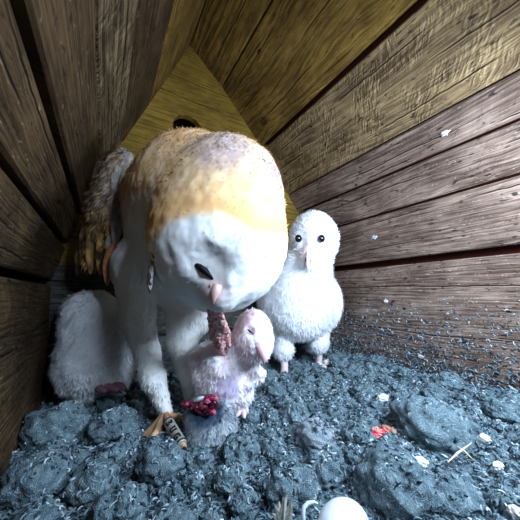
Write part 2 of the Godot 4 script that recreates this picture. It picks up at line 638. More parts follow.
func side_wall(called: String, pts: Array, side: float, gaps: Array, woods: Array, dark: Material, label: String) -> MeshInstance3D:
	var w := backing(called, pts, side, dark, label)
	for k in pts.size() - 1:
		var a: Vector2 = pts[k]
		var b: Vector2 = pts[k + 1]
		var d := (b - a).normalized()
		var out := d.orthogonal() * side
		var m := plank(a + d * gaps[k] * 0.5, b - d * gaps[k + 1] * 0.5, out, 0.012, BACK, FRONT)
		part("board", m, woods[k], w)
	return w

# a board added as painted shade across the end wall, standing 8 mm proud of it
func plank_across(x0: float, x1: float, y0: float, y1: float, proud: float) -> ArrayMesh:
	var m := plank(Vector2(BACK + proud, y0), Vector2(BACK + proud, y1 - 0.0003), Vector2(-1, 0), proud - 0.0005, x0, x1)
	var a := m.surface_get_arrays(0)
	var v: PackedVector3Array = a[Mesh.ARRAY_VERTEX]
	var n: PackedVector3Array = a[Mesh.ARRAY_NORMAL]
	for i in v.size():
		v[i] = Vector3(v[i].z, v[i].y, v[i].x)
		n[i] = Vector3(n[i].z, n[i].y, n[i].x)
	var idx: PackedInt32Array = a[Mesh.ARRAY_INDEX]
	return mesh_of(v, outward(v, idx), n, a[Mesh.ARRAY_TEX_UV])

func back_wall(mat: Material, dark: Material, low_mat: Material, low_mat2: Material) -> void:
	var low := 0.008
	# a plywood gable with a round entrance hole: strips from the hole to the outline
	var outl := [Vector2(0.0926, 0.535), Vector2(0.16, 0.475), Vector2(0.24, 0.388), Vector2(0.30, 0.306), Vector2(0.345, 0.235), Vector2(0.372, 0.15), Vector2(0.374, -0.03), Vector2(-0.063, -0.03), Vector2(-0.07, 0.12), Vector2(-0.045, 0.21), Vector2(-0.01, 0.31), Vector2(0.05, 0.44)]
	var hc := Vector2(0.0948, 0.364)
	var hr := 0.0225
	var angs := []
	for k in 48: angs.append(TAU * k / 48.0)
	for p in outl: angs.append(fposmod((p - hc).angle(), TAU))
	angs.sort()
	var st := SurfaceTool.new()
	st.begin(Mesh.PRIMITIVE_TRIANGLES)
	var th := 0.012
	for k in angs.size():
		var a: float = angs[k]
		var b: float = angs[(k + 1) % angs.size()]
		if absf(a - b) < 1e-5: continue
		var c := []
		for g in [a, b]:
			var dir := Vector2.from_angle(g)
			var far := hc + dir
			for e in outl.size():
				var hit = Geometry2D.segment_intersects_segment(hc, hc + dir * 2.0, outl[e], outl[(e + 1) % outl.size()])
				if hit != null: far = hit
			c.append(hc + dir * hr)
			c.append(hc + dir * (hr + 0.0015))
			c.append(far)
		var q := func(p0: Vector3, p1: Vector3, p2: Vector3, p3: Vector3, nn: Vector3):
			var order := [p0, p1, p2, p0, p2, p3]
			if (p2 - p0).cross(p1 - p0).dot(nn) < 0.0: order = [p0, p2, p1, p0, p3, p2]
			for p in order:
				st.set_normal(nn)
				st.set_uv(Vector2((p.x + 0.08) / 0.46, (0.54 - p.y) / 0.58))
				st.add_vertex(p)
		var v3 := func(p: Vector2, z: float): return Vector3(p.x, p.y, z)
		q.call(v3.call(c[1], BACK), v3.call(c[2], BACK), v3.call(c[5], BACK), v3.call(c[4], BACK), Vector3(0, 0, 1))
		q.call(v3.call(c[0], BACK - 0.0015), v3.call(c[1], BACK), v3.call(c[4], BACK), v3.call(c[3], BACK - 0.0015), Vector3(0, 0, 1))
		var m: Vector2 = (hc - (c[0] + c[3]) * 0.5).normalized()
		q.call(v3.call(c[0], BACK - 0.0015), v3.call(c[3], BACK - 0.0015), v3.call(c[3], BACK - th), v3.call(c[0], BACK - th), Vector3(m.x, m.y, 0))
		q.call(v3.call(c[0], BACK - th), v3.call(c[2], BACK - th), v3.call(c[5], BACK - th), v3.call(c[3], BACK - th), Vector3(0, 0, -1))
		var e2: Vector2 = ((c[2] + c[5]) * 0.5 - hc).normalized()
		q.call(v3.call(c[2], BACK), v3.call(c[5], BACK), v3.call(c[5], BACK - th), v3.call(c[2], BACK - th), Vector3(e2.x, e2.y, 0))
	st.index()
	st.generate_tangents()
	var w := part("wall_back", st.commit(), mat, self)
	tag(w, "yellowish plywood end wall with a round dark entrance hole", "wall", "", "structure")
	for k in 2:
		part("shade_board", plank_across(-0.062 + 0.0, 0.366, -0.028 + 0.087 * k, 0.057 + 0.087 * k, low), low_mat if k == 0 else low_mat2, w)  # added dark boards, their colour standing for shade low on the wall
	# a closed box added behind the hole to keep it dark
	var pb := BoxMesh.new()
	pb.size = Vector3(0.09, 0.09, 0.004)
	var dark_box := single("dark_hole_box", pb, dark, Vector3(0.0948, 0.364, BACK - 0.06), "closed box added to keep the entrance hole dark", "dark_box")
	dark_box.set_meta("kind", "structure")
	for s in [[Vector3(0.004, 0.09, 0.044), Vector3(-0.045, 0, 0.024)], [Vector3(0.004, 0.09, 0.044), Vector3(0.045, 0, 0.024)], [Vector3(0.09, 0.004, 0.044), Vector3(0, 0.045, 0.024)], [Vector3(0.09, 0.004, 0.044), Vector3(0, -0.045, 0.024)]]:
		var bm := BoxMesh.new()
		bm.size = s[0]
		var o := MeshInstance3D.new()
		o.name = "side_board"
		o.mesh = bm
		o.material_override = dark
		o.position = s[1]
		dark_box.add_child(o, true)

func front_wall(mat: Material) -> void:
	var m := plank(Vector2(-0.075, -0.03), Vector2(-0.075, 0.54), Vector2(1, 0), 0.455, FRONT, FRONT + 0.014)
	var w := part("wall_front", m, mat, self)
	tag(w, "wooden front wall of the nesting box", "wall", "", "structure")

# ---------------------------------------------------------------- the adult
const HEAD := Vector3(0.0725, 0.1509, -0.1795)
const FACE_F := Vector3(-0.2352, -0.4972, 0.8351)
const FACE_U := Vector3(0.2629, 0.7946, 0.5472)
const FACE_R := Vector3(0.9357, -0.3483, 0.0562)
var disc := PackedVector2Array([Vector2(0.108, 0.415), Vector2(-0.14, 0.486), Vector2(-0.332, 0.472), Vector2(-0.549, 0.313), Vector2(-0.733, 0.104), Vector2(-0.80, -0.126), Vector2(-0.771, -0.324), Vector2(-0.67, -0.56), Vector2(-0.45, -0.75), Vector2(-0.13, -0.86), Vector2(0.25, -0.85), Vector2(0.55, -0.65), Vector2(0.80, -0.30), Vector2(0.90, 0.05), Vector2(0.86, 0.35), Vector2(0.728, 0.473), Vector2(0.586, 0.548), Vector2(0.306, 0.509)])

func edge_distance(p: Vector2) -> float:     # negative inside the facial disc
	var d := 1e9
	for k in disc.size():
		d = minf(d, p.distance_to(Geometry2D.get_closest_point_to_segment(p, disc[k], disc[(k + 1) % disc.size()])))
	return -d if Geometry2D.is_point_in_polygon(p, disc) else d

var c_white := lin(232, 234, 230)
var c_tan := lin(216, 186, 146)
var c_gold := lin(212, 168, 116)
var c_grey := lin(164, 146, 142)
var c_dark := lin(70, 56, 48)

func adult_colour(p: Vector3, n: Vector3) -> Color:
	var q := p - HEAD
	var d := q.normalized()
	var s1 := fine.get_noise_3dv(p * 420.0)
	var s2 := soft.get_noise_3dv(p * 55.0)
	var upper := smoothstep(0.160, 0.196, p.y + 0.008 * s2)
	var coat := c_tan.lerp(c_gold, clampf(0.35 + 0.9 * s2, 0.0, 0.8))
	# the grey speckled crown and the dusky patches of the mantle
	var g := maxf(1.0 - p.distance_to(Vector3(0.0689, 0.1996, -0.1622)) / 0.036, (1.0 - p.distance_to(Vector3(0.0938, 0.1947, -0.1540)) / 0.030) * 0.9)
	g = maxf(g, (1.0 - p.distance_to(Vector3(0.0275, 0.2399, -0.2395)) / 0.022) * 0.5)
	g = smoothstep(0.0, 0.6, g + 0.2 * s2)
	coat = coat.lerp(c_grey, g * 0.95)
	if s1 > 0.42: coat = coat.lerp(c_dark, (0.15 + 0.35 * g) * smoothstep(0.42, 0.6, s1))
	elif s1 < -0.52: coat = coat.lerp(c_white, 0.25 * g)
	# a dusky smudge at the side of the head
	var smudge := 0.0
	for c in [Vector3(0.0323, 0.1810, -0.2023), Vector3(0.0305, 0.1743, -0.2021), Vector3(0.0287, 0.1677, -0.2019)]:
		smudge = maxf(smudge, smoothstep(0.0075, 0.0035, p.distance_to(c) - 0.0025 + 0.002 * s2))
	coat = coat.lerp(lin(120, 95, 85), 0.8 * smudge)
	var out := c_white.lerp(coat, upper)
	if q.length() < 0.066 and q.dot(FACE_F) > -0.004:
		var e := edge_distance(Vector2(d.dot(FACE_R), d.dot(FACE_U))) + 0.02 * s2
		var head := coat
		head = head.lerp(c_gold * 1.05, smoothstep(0.35, 0.1, e) * (1.0 - 0.5 * g))
		head = head.lerp(lin(240, 222, 190), smoothstep(0.09, 0.0, e) * 0.8)
		var lowside := maxf(smoothstep(-0.1, -0.55, d.dot(FACE_U)), smoothstep(0.40, 0.15, d.dot(FACE_U)) * smoothstep(0.2, 0.5, d.dot(FACE_R)))
		head = head.lerp(c_white, lowside)
		out = out.lerp(head, smoothstep(0.066, 0.058, q.length()))
		out = out.lerp(lin(240, 242, 240), smoothstep(0.03, -0.03, e))
		# rosy skin round the gape
		var near := p.distance_to(Vector3(0.057, 0.112, -0.147))
		out = out.lerp(lin(225, 190, 190), 0.5 * smoothstep(0.016, 0.004, near))
	if p.y < 0.02: out = out.lerp(lin(205, 195, 180), smoothstep(0.02, 0.004, p.y))
	return out

func make_adult() -> void:
	var at := Vector3(0.0556, 0.0000, -0.2555)
	var owl := thing("barn_owl", at, "adult barn owl with tan crown and long white legs bending over the chicks", "owl")
	var b := Blob.new()
	b.ell(Vector3(0.0640, 0.1818, -0.2538), Vector3(0.053, 0.076, 0.050), 0.012)
	b.ell(Vector3(0.0660, 0.2125, -0.2243), Vector3(0.048, 0.0435, 0.045), 0.015)
	b.ell(Vector3(0.0381, 0.2034, -0.2565), Vector3(0.026, 0.045, 0.03), 0.012)
	b.ell(Vector3(0.0799, 0.1948, -0.1834), Vector3(0.043, 0.039, 0.042), 0.015)
	b.ell(Vector3(0.0643, 0.1421, -0.2564), Vector3(0.038, 0.036, 0.036), 0.012)
	b.ell(Vector3(0.0825, 0.1050, -0.2595), Vector3(0.022, 0.034, 0.024), 0.012)
	b.ell(Vector3(0.0415, 0.1958, -0.2345), Vector3(0.030, 0.034, 0.032), 0.016)
	b.ell(Vector3(0.0515, 0.1961, -0.2085), Vector3(0.034, 0.034, 0.032), 0.016)
	b.ell(HEAD, Vector3(0.0515, 0.0535, 0.0485), 0.020)
	b.cap(Vector3(0.0725, 0.1400, -0.1345), Vector3(0.0625, 0.1085, -0.1510), 0.0065, 0.0085, 0.012)
	b.cut(Vector3(0.0445, 0.1270, -0.1375), Vector3(0.011, 0.008, 0.0070), 0.010)
	b.cut(Vector3(0.0900, 0.1210, -0.1345), Vector3(0.010, 0.009, 0.0055), 0.012)
	# left leg, then right leg: thigh, feathered shank, ankle
	b.cap(Vector3(0.0217, 0.1402, -0.2645), Vector3(0.0276, 0.0918, -0.2545), 0.0185, 0.0140, 0.012)
	b.cap(Vector3(0.0276, 0.0918, -0.2545), Vector3(0.0415, 0.0398, -0.2472), 0.0132, 0.0094, 0.006)
	b.cap(Vector3(0.0415, 0.0398, -0.2472), Vector3(0.0528, 0.0115, -0.2438), 0.0094, 0.0055, 0.006)
	b.cap(Vector3(0.0676, 0.1071, -0.2563), Vector3(0.0676, 0.0675, -0.2578), 0.0183, 0.0134, 0.012)
	b.cap(Vector3(0.0676, 0.0675, -0.2578), Vector3(0.0798, 0.0134, -0.2567), 0.0129, 0.0071, 0.006)
	var s := net(b, 0.0017, 0.0006, 90.0)
	var body := part("body", painted(s, adult_colour), tinted(0.95, 0.15), owl)
	body.set_meta("label", "tan and white feathered body, head and legs")
	var lean := func(p: Vector3, _n: Vector3):
		var q := p - HEAD
		if q.length() < 0.064 and q.dot(FACE_F) > 0.0:
			var r: Vector3 = p - Vector3(0.060, 0.118, -0.14)
			return r if q.dot(FACE_U) > -0.02 else Vector3(0, -1, 0)
		return Vector3(0.25, -1.0, 0.25) if p.y > 0.2 else Vector3(0.05, -1.0, 0.0)
	var on_face := func(p: Vector3) -> bool: return (p - HEAD).length() < 0.064 and (p - HEAD).dot(FACE_F) > 0.006
	grow("face_down", s, 2500, tuft_mesh(0.0008, 1.0, 0.10), owl, lean, func(p: Vector3, _n: Vector3): return 1.0 if on_face.call(p) else 0.0, 0.02, Vector2(0.0020, 0.0036), 0.02)
	grow("feather_down", s, 26000, tuft_mesh(0.0011, 1.0, 0.12), owl, lean, func(p: Vector3, _n: Vector3): return 0.0 if on_face.call(p) else (1.0 if p.y > 0.012 else 0.2), 0.12, Vector2(0.0025, 0.0050), 0.05)
	grow("leg_down", s, 2600, tuft_mesh(0.0010, 1.0, 0.25), owl, func(_p: Vector3, _n: Vector3): return Vector3(0, -1, 0), func(p: Vector3, _n: Vector3): return 1.0 if p.y > 0.010 and p.y < 0.095 else 0.0, 0.30, Vector2(0.003, 0.0052), 0.03)
	# the sleepy near eye: a dark slit sunk in the disc
	var eye := part("eye", tube([Vector3(0.0428, 0.1300, -0.1523), Vector3(0.0460, 0.1274, -0.1485), Vector3(0.0498, 0.1238, -0.1454), Vector3(0.0542, 0.1192, -0.1437)], [0.0004, 0.0019, 0.0022, 0.0005], 10), plain(srgb(14, 12, 18), 0.5, 0.3), owl)
	eye.set_meta("label", "dark half-closed eye")
	var bill := part("bill", tube([Vector3(0.0568, 0.1152, -0.1422), Vector3(0.0548, 0.1111, -0.1416), Vector3(0.0541, 0.1077, -0.1426), Vector3(0.0550, 0.1048, -0.1449)], [0.0030, 0.0026, 0.0017, 0.0003], 10), plain(srgb(206, 168, 158), 0.4, 0.5), owl)
	bill.set_meta("label", "pale pink hooked bill")
	# stiff ruff feathers at the near rim of the disc
	for k in 13:
		var t := k / 12.0
		var p0 := (Vector3(0.0288, 0.1503, -0.1705)).lerp(Vector3(0.0276, 0.1290, -0.1822), t)
		var p1 := p0 + Vector3(-0.004 + 0.002 * t, -0.014 - 0.004 * t, 0.002 + rng.randf_range(-0.002, 0.002))
		part("ruff_feather", feather(p0, p1, Vector3(-0.5, 0.1, 0.85), 0.0048, 0.05, lin(240, 236, 226), lin(110, 84, 62) if k % 2 == 0 else c_white, 0.0), tinted(), owl)
	# folded wing on the box's left side: coverts above, flight feathers hanging below
	var gold := lin(190, 148, 88)
	var drab := lin(128, 100, 68)
	var slate := lin(172, 164, 158)
	var ink := lin(70, 56, 52)
	var rust := lin(176, 108, 72)
	var face := Vector3(-0.1, 0.15, 0.98)
	var w := Blob.new()
	w.cap(Vector3(0.0058, 0.2339, -0.2781), Vector3(-0.0019, 0.1985, -0.2906), 0.0148, 0.0149, 0.01)
	w.cap(Vector3(-0.0019, 0.1985, -0.2906), Vector3(-0.0120, 0.1435, -0.3147), 0.0149, 0.0092, 0.01)
	w.cap(Vector3(0.0062, 0.2013, -0.2783), Vector3(0.0053, 0.1417, -0.2882), 0.0107, 0.0078, 0.01)
	var ws := net(w, 0.0018, 0.0014, 110.0)
	var mottle := func(p: Vector3, _n: Vector3):
		var t := soft.get_noise_3dv(Vector3(p.x * 150.0, p.y * 55.0, p.z * 90.0))
		var c := drab.lerp(gold, smoothstep(-0.3, 0.3, t))
		c = c.lerp(slate, smoothstep(0.16, 0.21, p.y) * (0.45 + 0.4 * soft.get_noise_3dv(p * 120.0 + Vector3.ONE)))
		return c.lerp(ink, smoothstep(0.15, 0.45, fine.get_noise_3dv(Vector3(p.x * 210.0, p.y * 70.0, p.z * 150.0))) * 0.45)
	var wing := part("wing", painted(ws, mottle), tinted(0.9, 0.15), owl)
	wing.set_meta("label", "mottled golden brown folded wing")
	grow("wing_down", ws, 5000, tuft_mesh(0.0014, 1.0, 0.1), owl, func(_p: Vector3, _n: Vector3): return Vector3(-0.25, -1, 0), func(_p: Vector3, _n: Vector3): return 1.0, 0.22, Vector2(0.005, 0.010), 0.2)
	var rows := [
		[Vector3(-0.0020, 0.2490, -0.2793), Vector3(-0.0157, 0.2144, -0.2940), 0.0118, ink, drab, 0.0], [Vector3(0.0077, 0.2507, -0.2685), Vector3(-0.0040, 0.2036, -0.2793), 0.0152, slate, gold, 0.0], [Vector3(0.0127, 0.2446, -0.2617), Vector3(0.0037, 0.1962, -0.2700), 0.0149, lin(196, 186, 172), slate, 0.0], [Vector3(0.0163, 0.2332, -0.2566), Vector3(0.0097, 0.1878, -0.2642), 0.0121, lin(200, 184, 160), lin(150, 136, 120), 0.0],
		[Vector3(-0.0072, 0.2266, -0.2882), Vector3(-0.0153, 0.1720, -0.3028), 0.0137, drab, gold, 0.0], [Vector3(0.0003, 0.2143, -0.2786), Vector3(-0.0092, 0.1590, -0.2942), 0.0134, gold, lin(206, 166, 104), 0.0], [Vector3(0.0071, 0.2062, -0.2688), Vector3(0.0005, 0.1616, -0.2809), 0.0122, slate, lin(96, 84, 84), 0.0], [Vector3(0.0107, 0.1976, -0.2644), Vector3(0.0066, 0.1534, -0.2738), 0.0112, lin(92, 88, 100), slate, 0.0],
		[Vector3(-0.0111, 0.1959, -0.2977), Vector3(-0.0200, 0.1370, -0.3158), 0.0129, drab, ink, 2.0], [Vector3(-0.0053, 0.1865, -0.2898), Vector3(-0.0124, 0.1305, -0.3052), 0.0135, gold, drab, 2.5], [Vector3(0.0018, 0.1793, -0.2809), Vector3(-0.0037, 0.1283, -0.2957), 0.0124, lin(206, 162, 96), ink, 2.0], [Vector3(0.0069, 0.1745, -0.2739), Vector3(0.0033, 0.1335, -0.2836), 0.0104, slate, ink, 2.0],
		[Vector3(-0.0148, 0.1747, -0.3056), Vector3(-0.0241, 0.1293, -0.3242), 0.0111, ink, drab, 2.0], [Vector3(0.0078, 0.1587, -0.2711), Vector3(0.0026, 0.1183, -0.2817), 0.0120, rust, lin(206, 150, 116), 0.0], [Vector3(0.0112, 0.1527, -0.2665), Vector3(0.0072, 0.1200, -0.2752), 0.0101, lin(222, 206, 196), c_white, 0.0],
	]
	for f in rows:
		part("wing_feather", feather(f[0], f[1], face, f[2], 0.03, f[3], f[4], f[5], 0.75), tinted(0.85, 0.2), owl)
	# toes, claws and the ring
	var skin := plain(srgb(200, 158, 122), 0.7, 0.3)
	var claw := plain(srgb(48, 40, 40), 0.4, 0.5)
	var anklet := Vector3(0.0528, 0.0106, -0.2439)
	for t in [[Vector3(0.0461, 0.0048, -0.2406), Vector3(0.0394, 0.0024, -0.2355), Vector3(0.0333, -0.0012, -0.2374), 0.0034], [Vector3(0.0458, 0.0087, -0.2307), Vector3(0.0416, 0.0087, -0.2191), Vector3(0.0373, 0.0081, -0.2136), 0.0028], [Vector3(0.0567, 0.0086, -0.2384), Vector3(0.0604, 0.0096, -0.2336), Vector3(0.0622, 0.0072, -0.2306), 0.0028], [Vector3(0.0496, 0.0140, -0.2206), Vector3(0.0519, 0.0109, -0.2044), Vector3(0.0542, 0.0074, -0.1907), 0.0024]]:
		part("toe", tube([anklet, t[0], t[1], t[2]], [t[3] * 1.1, t[3] * 1.15, t[3], t[3] * 0.85], 9), skin, owl)
		var dir: Vector3 = (t[2] - t[1]).normalized()
		part("claw", tube([t[2] - dir * 0.001, t[2] + dir * 0.003 + Vector3(0, 0.0005, 0), t[2] + dir * 0.006 - Vector3(0, 0.0015, 0)], [t[3] * 0.6, t[3] * 0.45, 0.0002], 7), claw, owl)
	var foot2 := Vector3(0.0807, 0.0116, -0.2564)
	for t in [[Vector3(0.0809, 0.0048, -0.2503), Vector3(0.0827, 0.0016, -0.2438)], [Vector3(0.0762, 0.0048, -0.2531), Vector3(0.0717, 0.0003, -0.2495)], [Vector3(0.0780, 0.0039, -0.2498), Vector3(0.0755, -0.0001, -0.2437)]]:
		part("toe", tube([foot2, t[0], t[1]], [0.0035, 0.003, 0.0022], 8), skin, owl)
	var r0 := Vector3(0.0491, 0.0149, -0.2184)
	var r1 := Vector3(0.0535, 0.0082, -0.1933)
	var ring := part("leg_ring", tube([r0 - (r1 - r0) * 0.001, r0, r0.lerp(r1, 0.04), r0.lerp(r1, 0.96), r1, r1 + (r1 - r0) * 0.001], [0.0028, 0.0034, 0.0037, 0.0037, 0.0034, 0.0028], 20), plain(srgb(160, 158, 148), 0.45, 0.5), owl)
	ring.set_meta("label", "grey metal ring stamped with dark characters")
	(ring.material_override as StandardMaterial3D).metallic = 0.3
	var ax := (r1 - r0).normalized()
	var away := (Vector3(0, 0.11, 0) - r0)
	away = (away - ax * away.dot(ax)).normalized()
	var upw := away.cross(ax)
	var letters := ["3", "U", "G"]
	var sf := SystemFont.new()
	sf.font_names = PackedStringArray(["Droid Sans"])
	sf.font_weight = 700
	for k in 3:
		var tm := TextMesh.new()
		tm.text = letters[k]
		tm.font = sf
		tm.font_size = 32
		tm.pixel_size = 0.0066 / 32.0
		tm.depth = 0.0016
		var o := MeshInstance3D.new()
		o.name = "ring_letter" if k == 0 else "ring_letter_%03d" % k
		o.mesh = tm
		o.material_override = plain(srgb(22, 22, 26), 0.6, 0.3)
		o.transform = Transform3D(Basis(ax, upw, away), r0.lerp(r1, 0.23 + 0.28 * k) + away * 0.0034)
		ring.add_child(o, true)
	for k in 2:
		part("ring_band", tube([r0.lerp(r1, 0.03 + 0.90 * k), r0.lerp(r1, 0.07 + 0.90 * k)], [0.00395, 0.00395], 20), plain(srgb(40, 40, 44), 0.6, 0.3), ring)

# ---------------------------------------------------------------- the chicks
func make_owlet() -> void:
	var owl := thing("owlet", Vector3(0.2578, 0.0000, -0.3155), "fluffy white owlet standing against the right wall, dark eyes facing out", "owlet")
	var b := Blob.new()
	b.ell(Vector3(0.2537, 0.1085, -0.3070), Vector3(0.054, 0.062, 0.048), 0.015)
	b.ell(Vector3(0.2529, 0.0819, -0.3093), Vector3(0.050, 0.034, 0.043), 0.015)
	b.ell(Vector3(0.2530, 0.1880, -0.2738), Vector3(0.0335, 0.0400, 0.033), 0.018)
	b.ell(Vector3(0.2534, 0.1464, -0.2918), Vector3(0.036, 0.026, 0.034), 0.018)
	b.ell(Vector3(0.2140, 0.1027, -0.3258), Vector3(0.019, 0.040, 0.024), 0.010)
	b.ell(Vector3(0.2954, 0.0995, -0.2894), Vector3(0.016, 0.038, 0.022), 0.008)
	b.cap(Vector3(0.2285, 0.0709, -0.3163), Vector3(0.2263, 0.0501, -0.3137), 0.0175, 0.0137, 0.008)
	b.ell(Vector3(0.2252, 0.0325, -0.3125), Vector3(0.0155, 0.0145, 0.0155), 0.006)
	b.cap(Vector3(0.2857, 0.0694, -0.2999), Vector3(0.2820, 0.0520, -0.2989), 0.0180, 0.0143, 0.008)
	b.ell(Vector3(0.2801, 0.0405, -0.2995), Vector3(0.0165, 0.0155, 0.016), 0.006)
	b.cap(Vector3(0.2313, 0.1697, -0.2614), Vector3(0.2284, 0.1530, -0.2587), 0.0094, 0.0065, 0.014)
	b.cut(Vector3(0.2133, 0.1811, -0.2599), Vector3(0.010, 0.010, 0.006), 0.012)
	b.cut(Vector3(0.2400, 0.1824, -0.2436), Vector3(0.010, 0.010, 0.006), 0.012)
	var eyes := [Vector3(0.2153, 0.1836, -0.2612), Vector3(0.2426, 0.1840, -0.2471)]
	var muzzle := Vector3(0.2272, 0.1670, -0.2549)
	var colour := func(p: Vector3, _n: Vector3):
		var c := lin(240, 242, 244)
		c = c.lerp(lin(234, 205, 205), 0.75 * smoothstep(0.020, 0.004, p.distance_to(muzzle)))
		for e in eyes:
			c = c.lerp(lin(205, 180, 185), 0.7 * smoothstep(0.011, 0.005, p.distance_to(e)))
		return c
	var s := net(b, 0.0020, 0.0007, 70.0)
	var body := part("body", painted(s, colour), tinted(0.97, 0.1), owl)
	body.set_meta("label", "white downy body and head")
	grow("down", s, 30000, tuft_mesh(0.0010, 1.0, 0.25), owl, func(p: Vector3, _n: Vector3): return (p - muzzle) if p.y > 0.155 else Vector3(0, -1, 0.1),
		func(p: Vector3, _n: Vector3): return 0.06 if p.distance_to(muzzle) < 0.019 or p.distance_to(eyes[0]) < 0.007 or p.distance_to(eyes[1]) < 0.007 else 1.0, 0.32, Vector2(0.003, 0.0065), 0.03)
	var black := plain(srgb(10, 9, 12), 0.12, 0.6)
	for e in eyes: part("eye", ball(e, Vector3(0.0050, 0.0052, 0.0040)), black, owl)
	part("bill", tube([Vector3(0.2267, 0.1657, -0.2554), Vector3(0.2226, 0.1571, -0.2516), Vector3(0.2214, 0.1492, -0.2518), Vector3(0.2240, 0.1420, -0.2560)], [0.0036, 0.0042, 0.0033, 0.0004], 10), plain(srgb(232, 214, 214), 0.35, 0.5), owl)
	for e in [-1.0, 1.0]:
		part("nostril", ball((Vector3(0.2214, 0.1542, -0.2503)) + Vector3(0.86, 0, 0.51) * 0.0030 * e, Vector3(0.0011, 0.0035, 0.0011)), plain(srgb(58, 46, 52), 0.5, 0.3), owl)
	var skin := plain(srgb(232, 214, 212), 0.6, 0.3)
	for l in [[Vector3(0.2249, 0.0284, -0.3121), Vector3(0.2249, 0.0115, -0.3089), Vector3(0.2209, -0.0005, -0.3061)], [Vector3(0.2804, 0.0361, -0.3000), Vector3(0.2843, 0.0193, -0.3027), Vector3(0.2852, 0.0084, -0.3062)]]:
		part("shank", tube(l, [0.0062, 0.0052, 0.0060], 10), skin, owl)
		for a in [-0.9, -0.1, 0.7]:
			var tip: Vector3 = l[2] + Vector3(sin(a + 0.2) * 0.016, -0.004, cos(a + 0.2) * 0.016)
			part("toe", tube([l[2], l[2].lerp(tip, 0.5) + Vector3(0, 0.001, 0), tip], [0.0042, 0.0034, 0.0018], 8), skin, owl)
			part("claw", tube([tip, tip + (tip - l[2]) * 0.3 - Vector3(0, 0.001, 0)], [0.0014, 0.0002], 6), plain(srgb(60, 52, 54), 0.4, 0.5), owl)

func make_hidden_owlet() -> void:
	var owl := thing("owlet", Vector3(-0.0028, 0.0000, -0.3550), "white owlet huddled in shade in the rear left corner, its back turned", "owlet")
	var b := Blob.new()
	b.ell(Vector3(-0.0008, 0.0555, -0.3324), Vector3(0.0330, 0.056, 0.030), 0.012)
	b.ell(Vector3(-0.0006, 0.0411, -0.3287), Vector3(0.036, 0.034, 0.032), 0.012)
	b.ell(Vector3(-0.0142, 0.0899, -0.3386), Vector3(0.024, 0.024, 0.024), 0.012)
	b.ell(Vector3(-0.0194, 0.0627, -0.3295), Vector3(0.0155, 0.032, 0.020), 0.005)
	b.ell(Vector3(-0.0147, 0.0377, -0.3259), Vector3(0.0175, 0.022, 0.021), 0.008)
	b.ell(Vector3(0.0207, 0.0522, -0.3095), Vector3(0.012, 0.040, 0.022), 0.012)
	var s := net(b, 0.0022, 0.0014, 60.0)
	var body := part("body", painted(s, func(_p: Vector3, _n: Vector3): return lin(236, 238, 240)), tinted(0.97, 0.1), owl)
	body.set_meta("label", "white downy back and wing stubs")
	grow("down", s, 18000, tuft_mesh(0.0010, 1.0, 0.25), owl, func(_p: Vector3, _n: Vector3): return Vector3(0, -1, 0), func(_p: Vector3, _n: Vector3): return 1.0, 0.3, Vector2(0.003, 0.0055), 0.03)
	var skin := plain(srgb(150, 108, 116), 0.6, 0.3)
	for t in [[Vector3(0.0011, 0.0234, -0.3034), Vector3(0.0045, 0.0224, -0.2957), Vector3(0.0092, 0.0220, -0.2882)], [Vector3(0.0084, 0.0243, -0.2989), Vector3(0.0131, 0.0242, -0.2902), Vector3(0.0186, 0.0229, -0.2824)], [Vector3(0.0157, 0.0253, -0.2944), Vector3(0.0203, 0.0257, -0.2868), Vector3(0.0241, 0.0235, -0.2802)]]:
		part("toe", tube(t, [0.0032, 0.0034, 0.0018], 8), skin, owl)
		var d: Vector3 = (t[2] - t[1]).normalized()
		part("claw", tube([t[2], t[2] + d * 0.004 - Vector3(0, 0.001, 0)], [0.0013, 0.0002], 6), plain(srgb(48, 40, 44), 0.4, 0.5), owl)

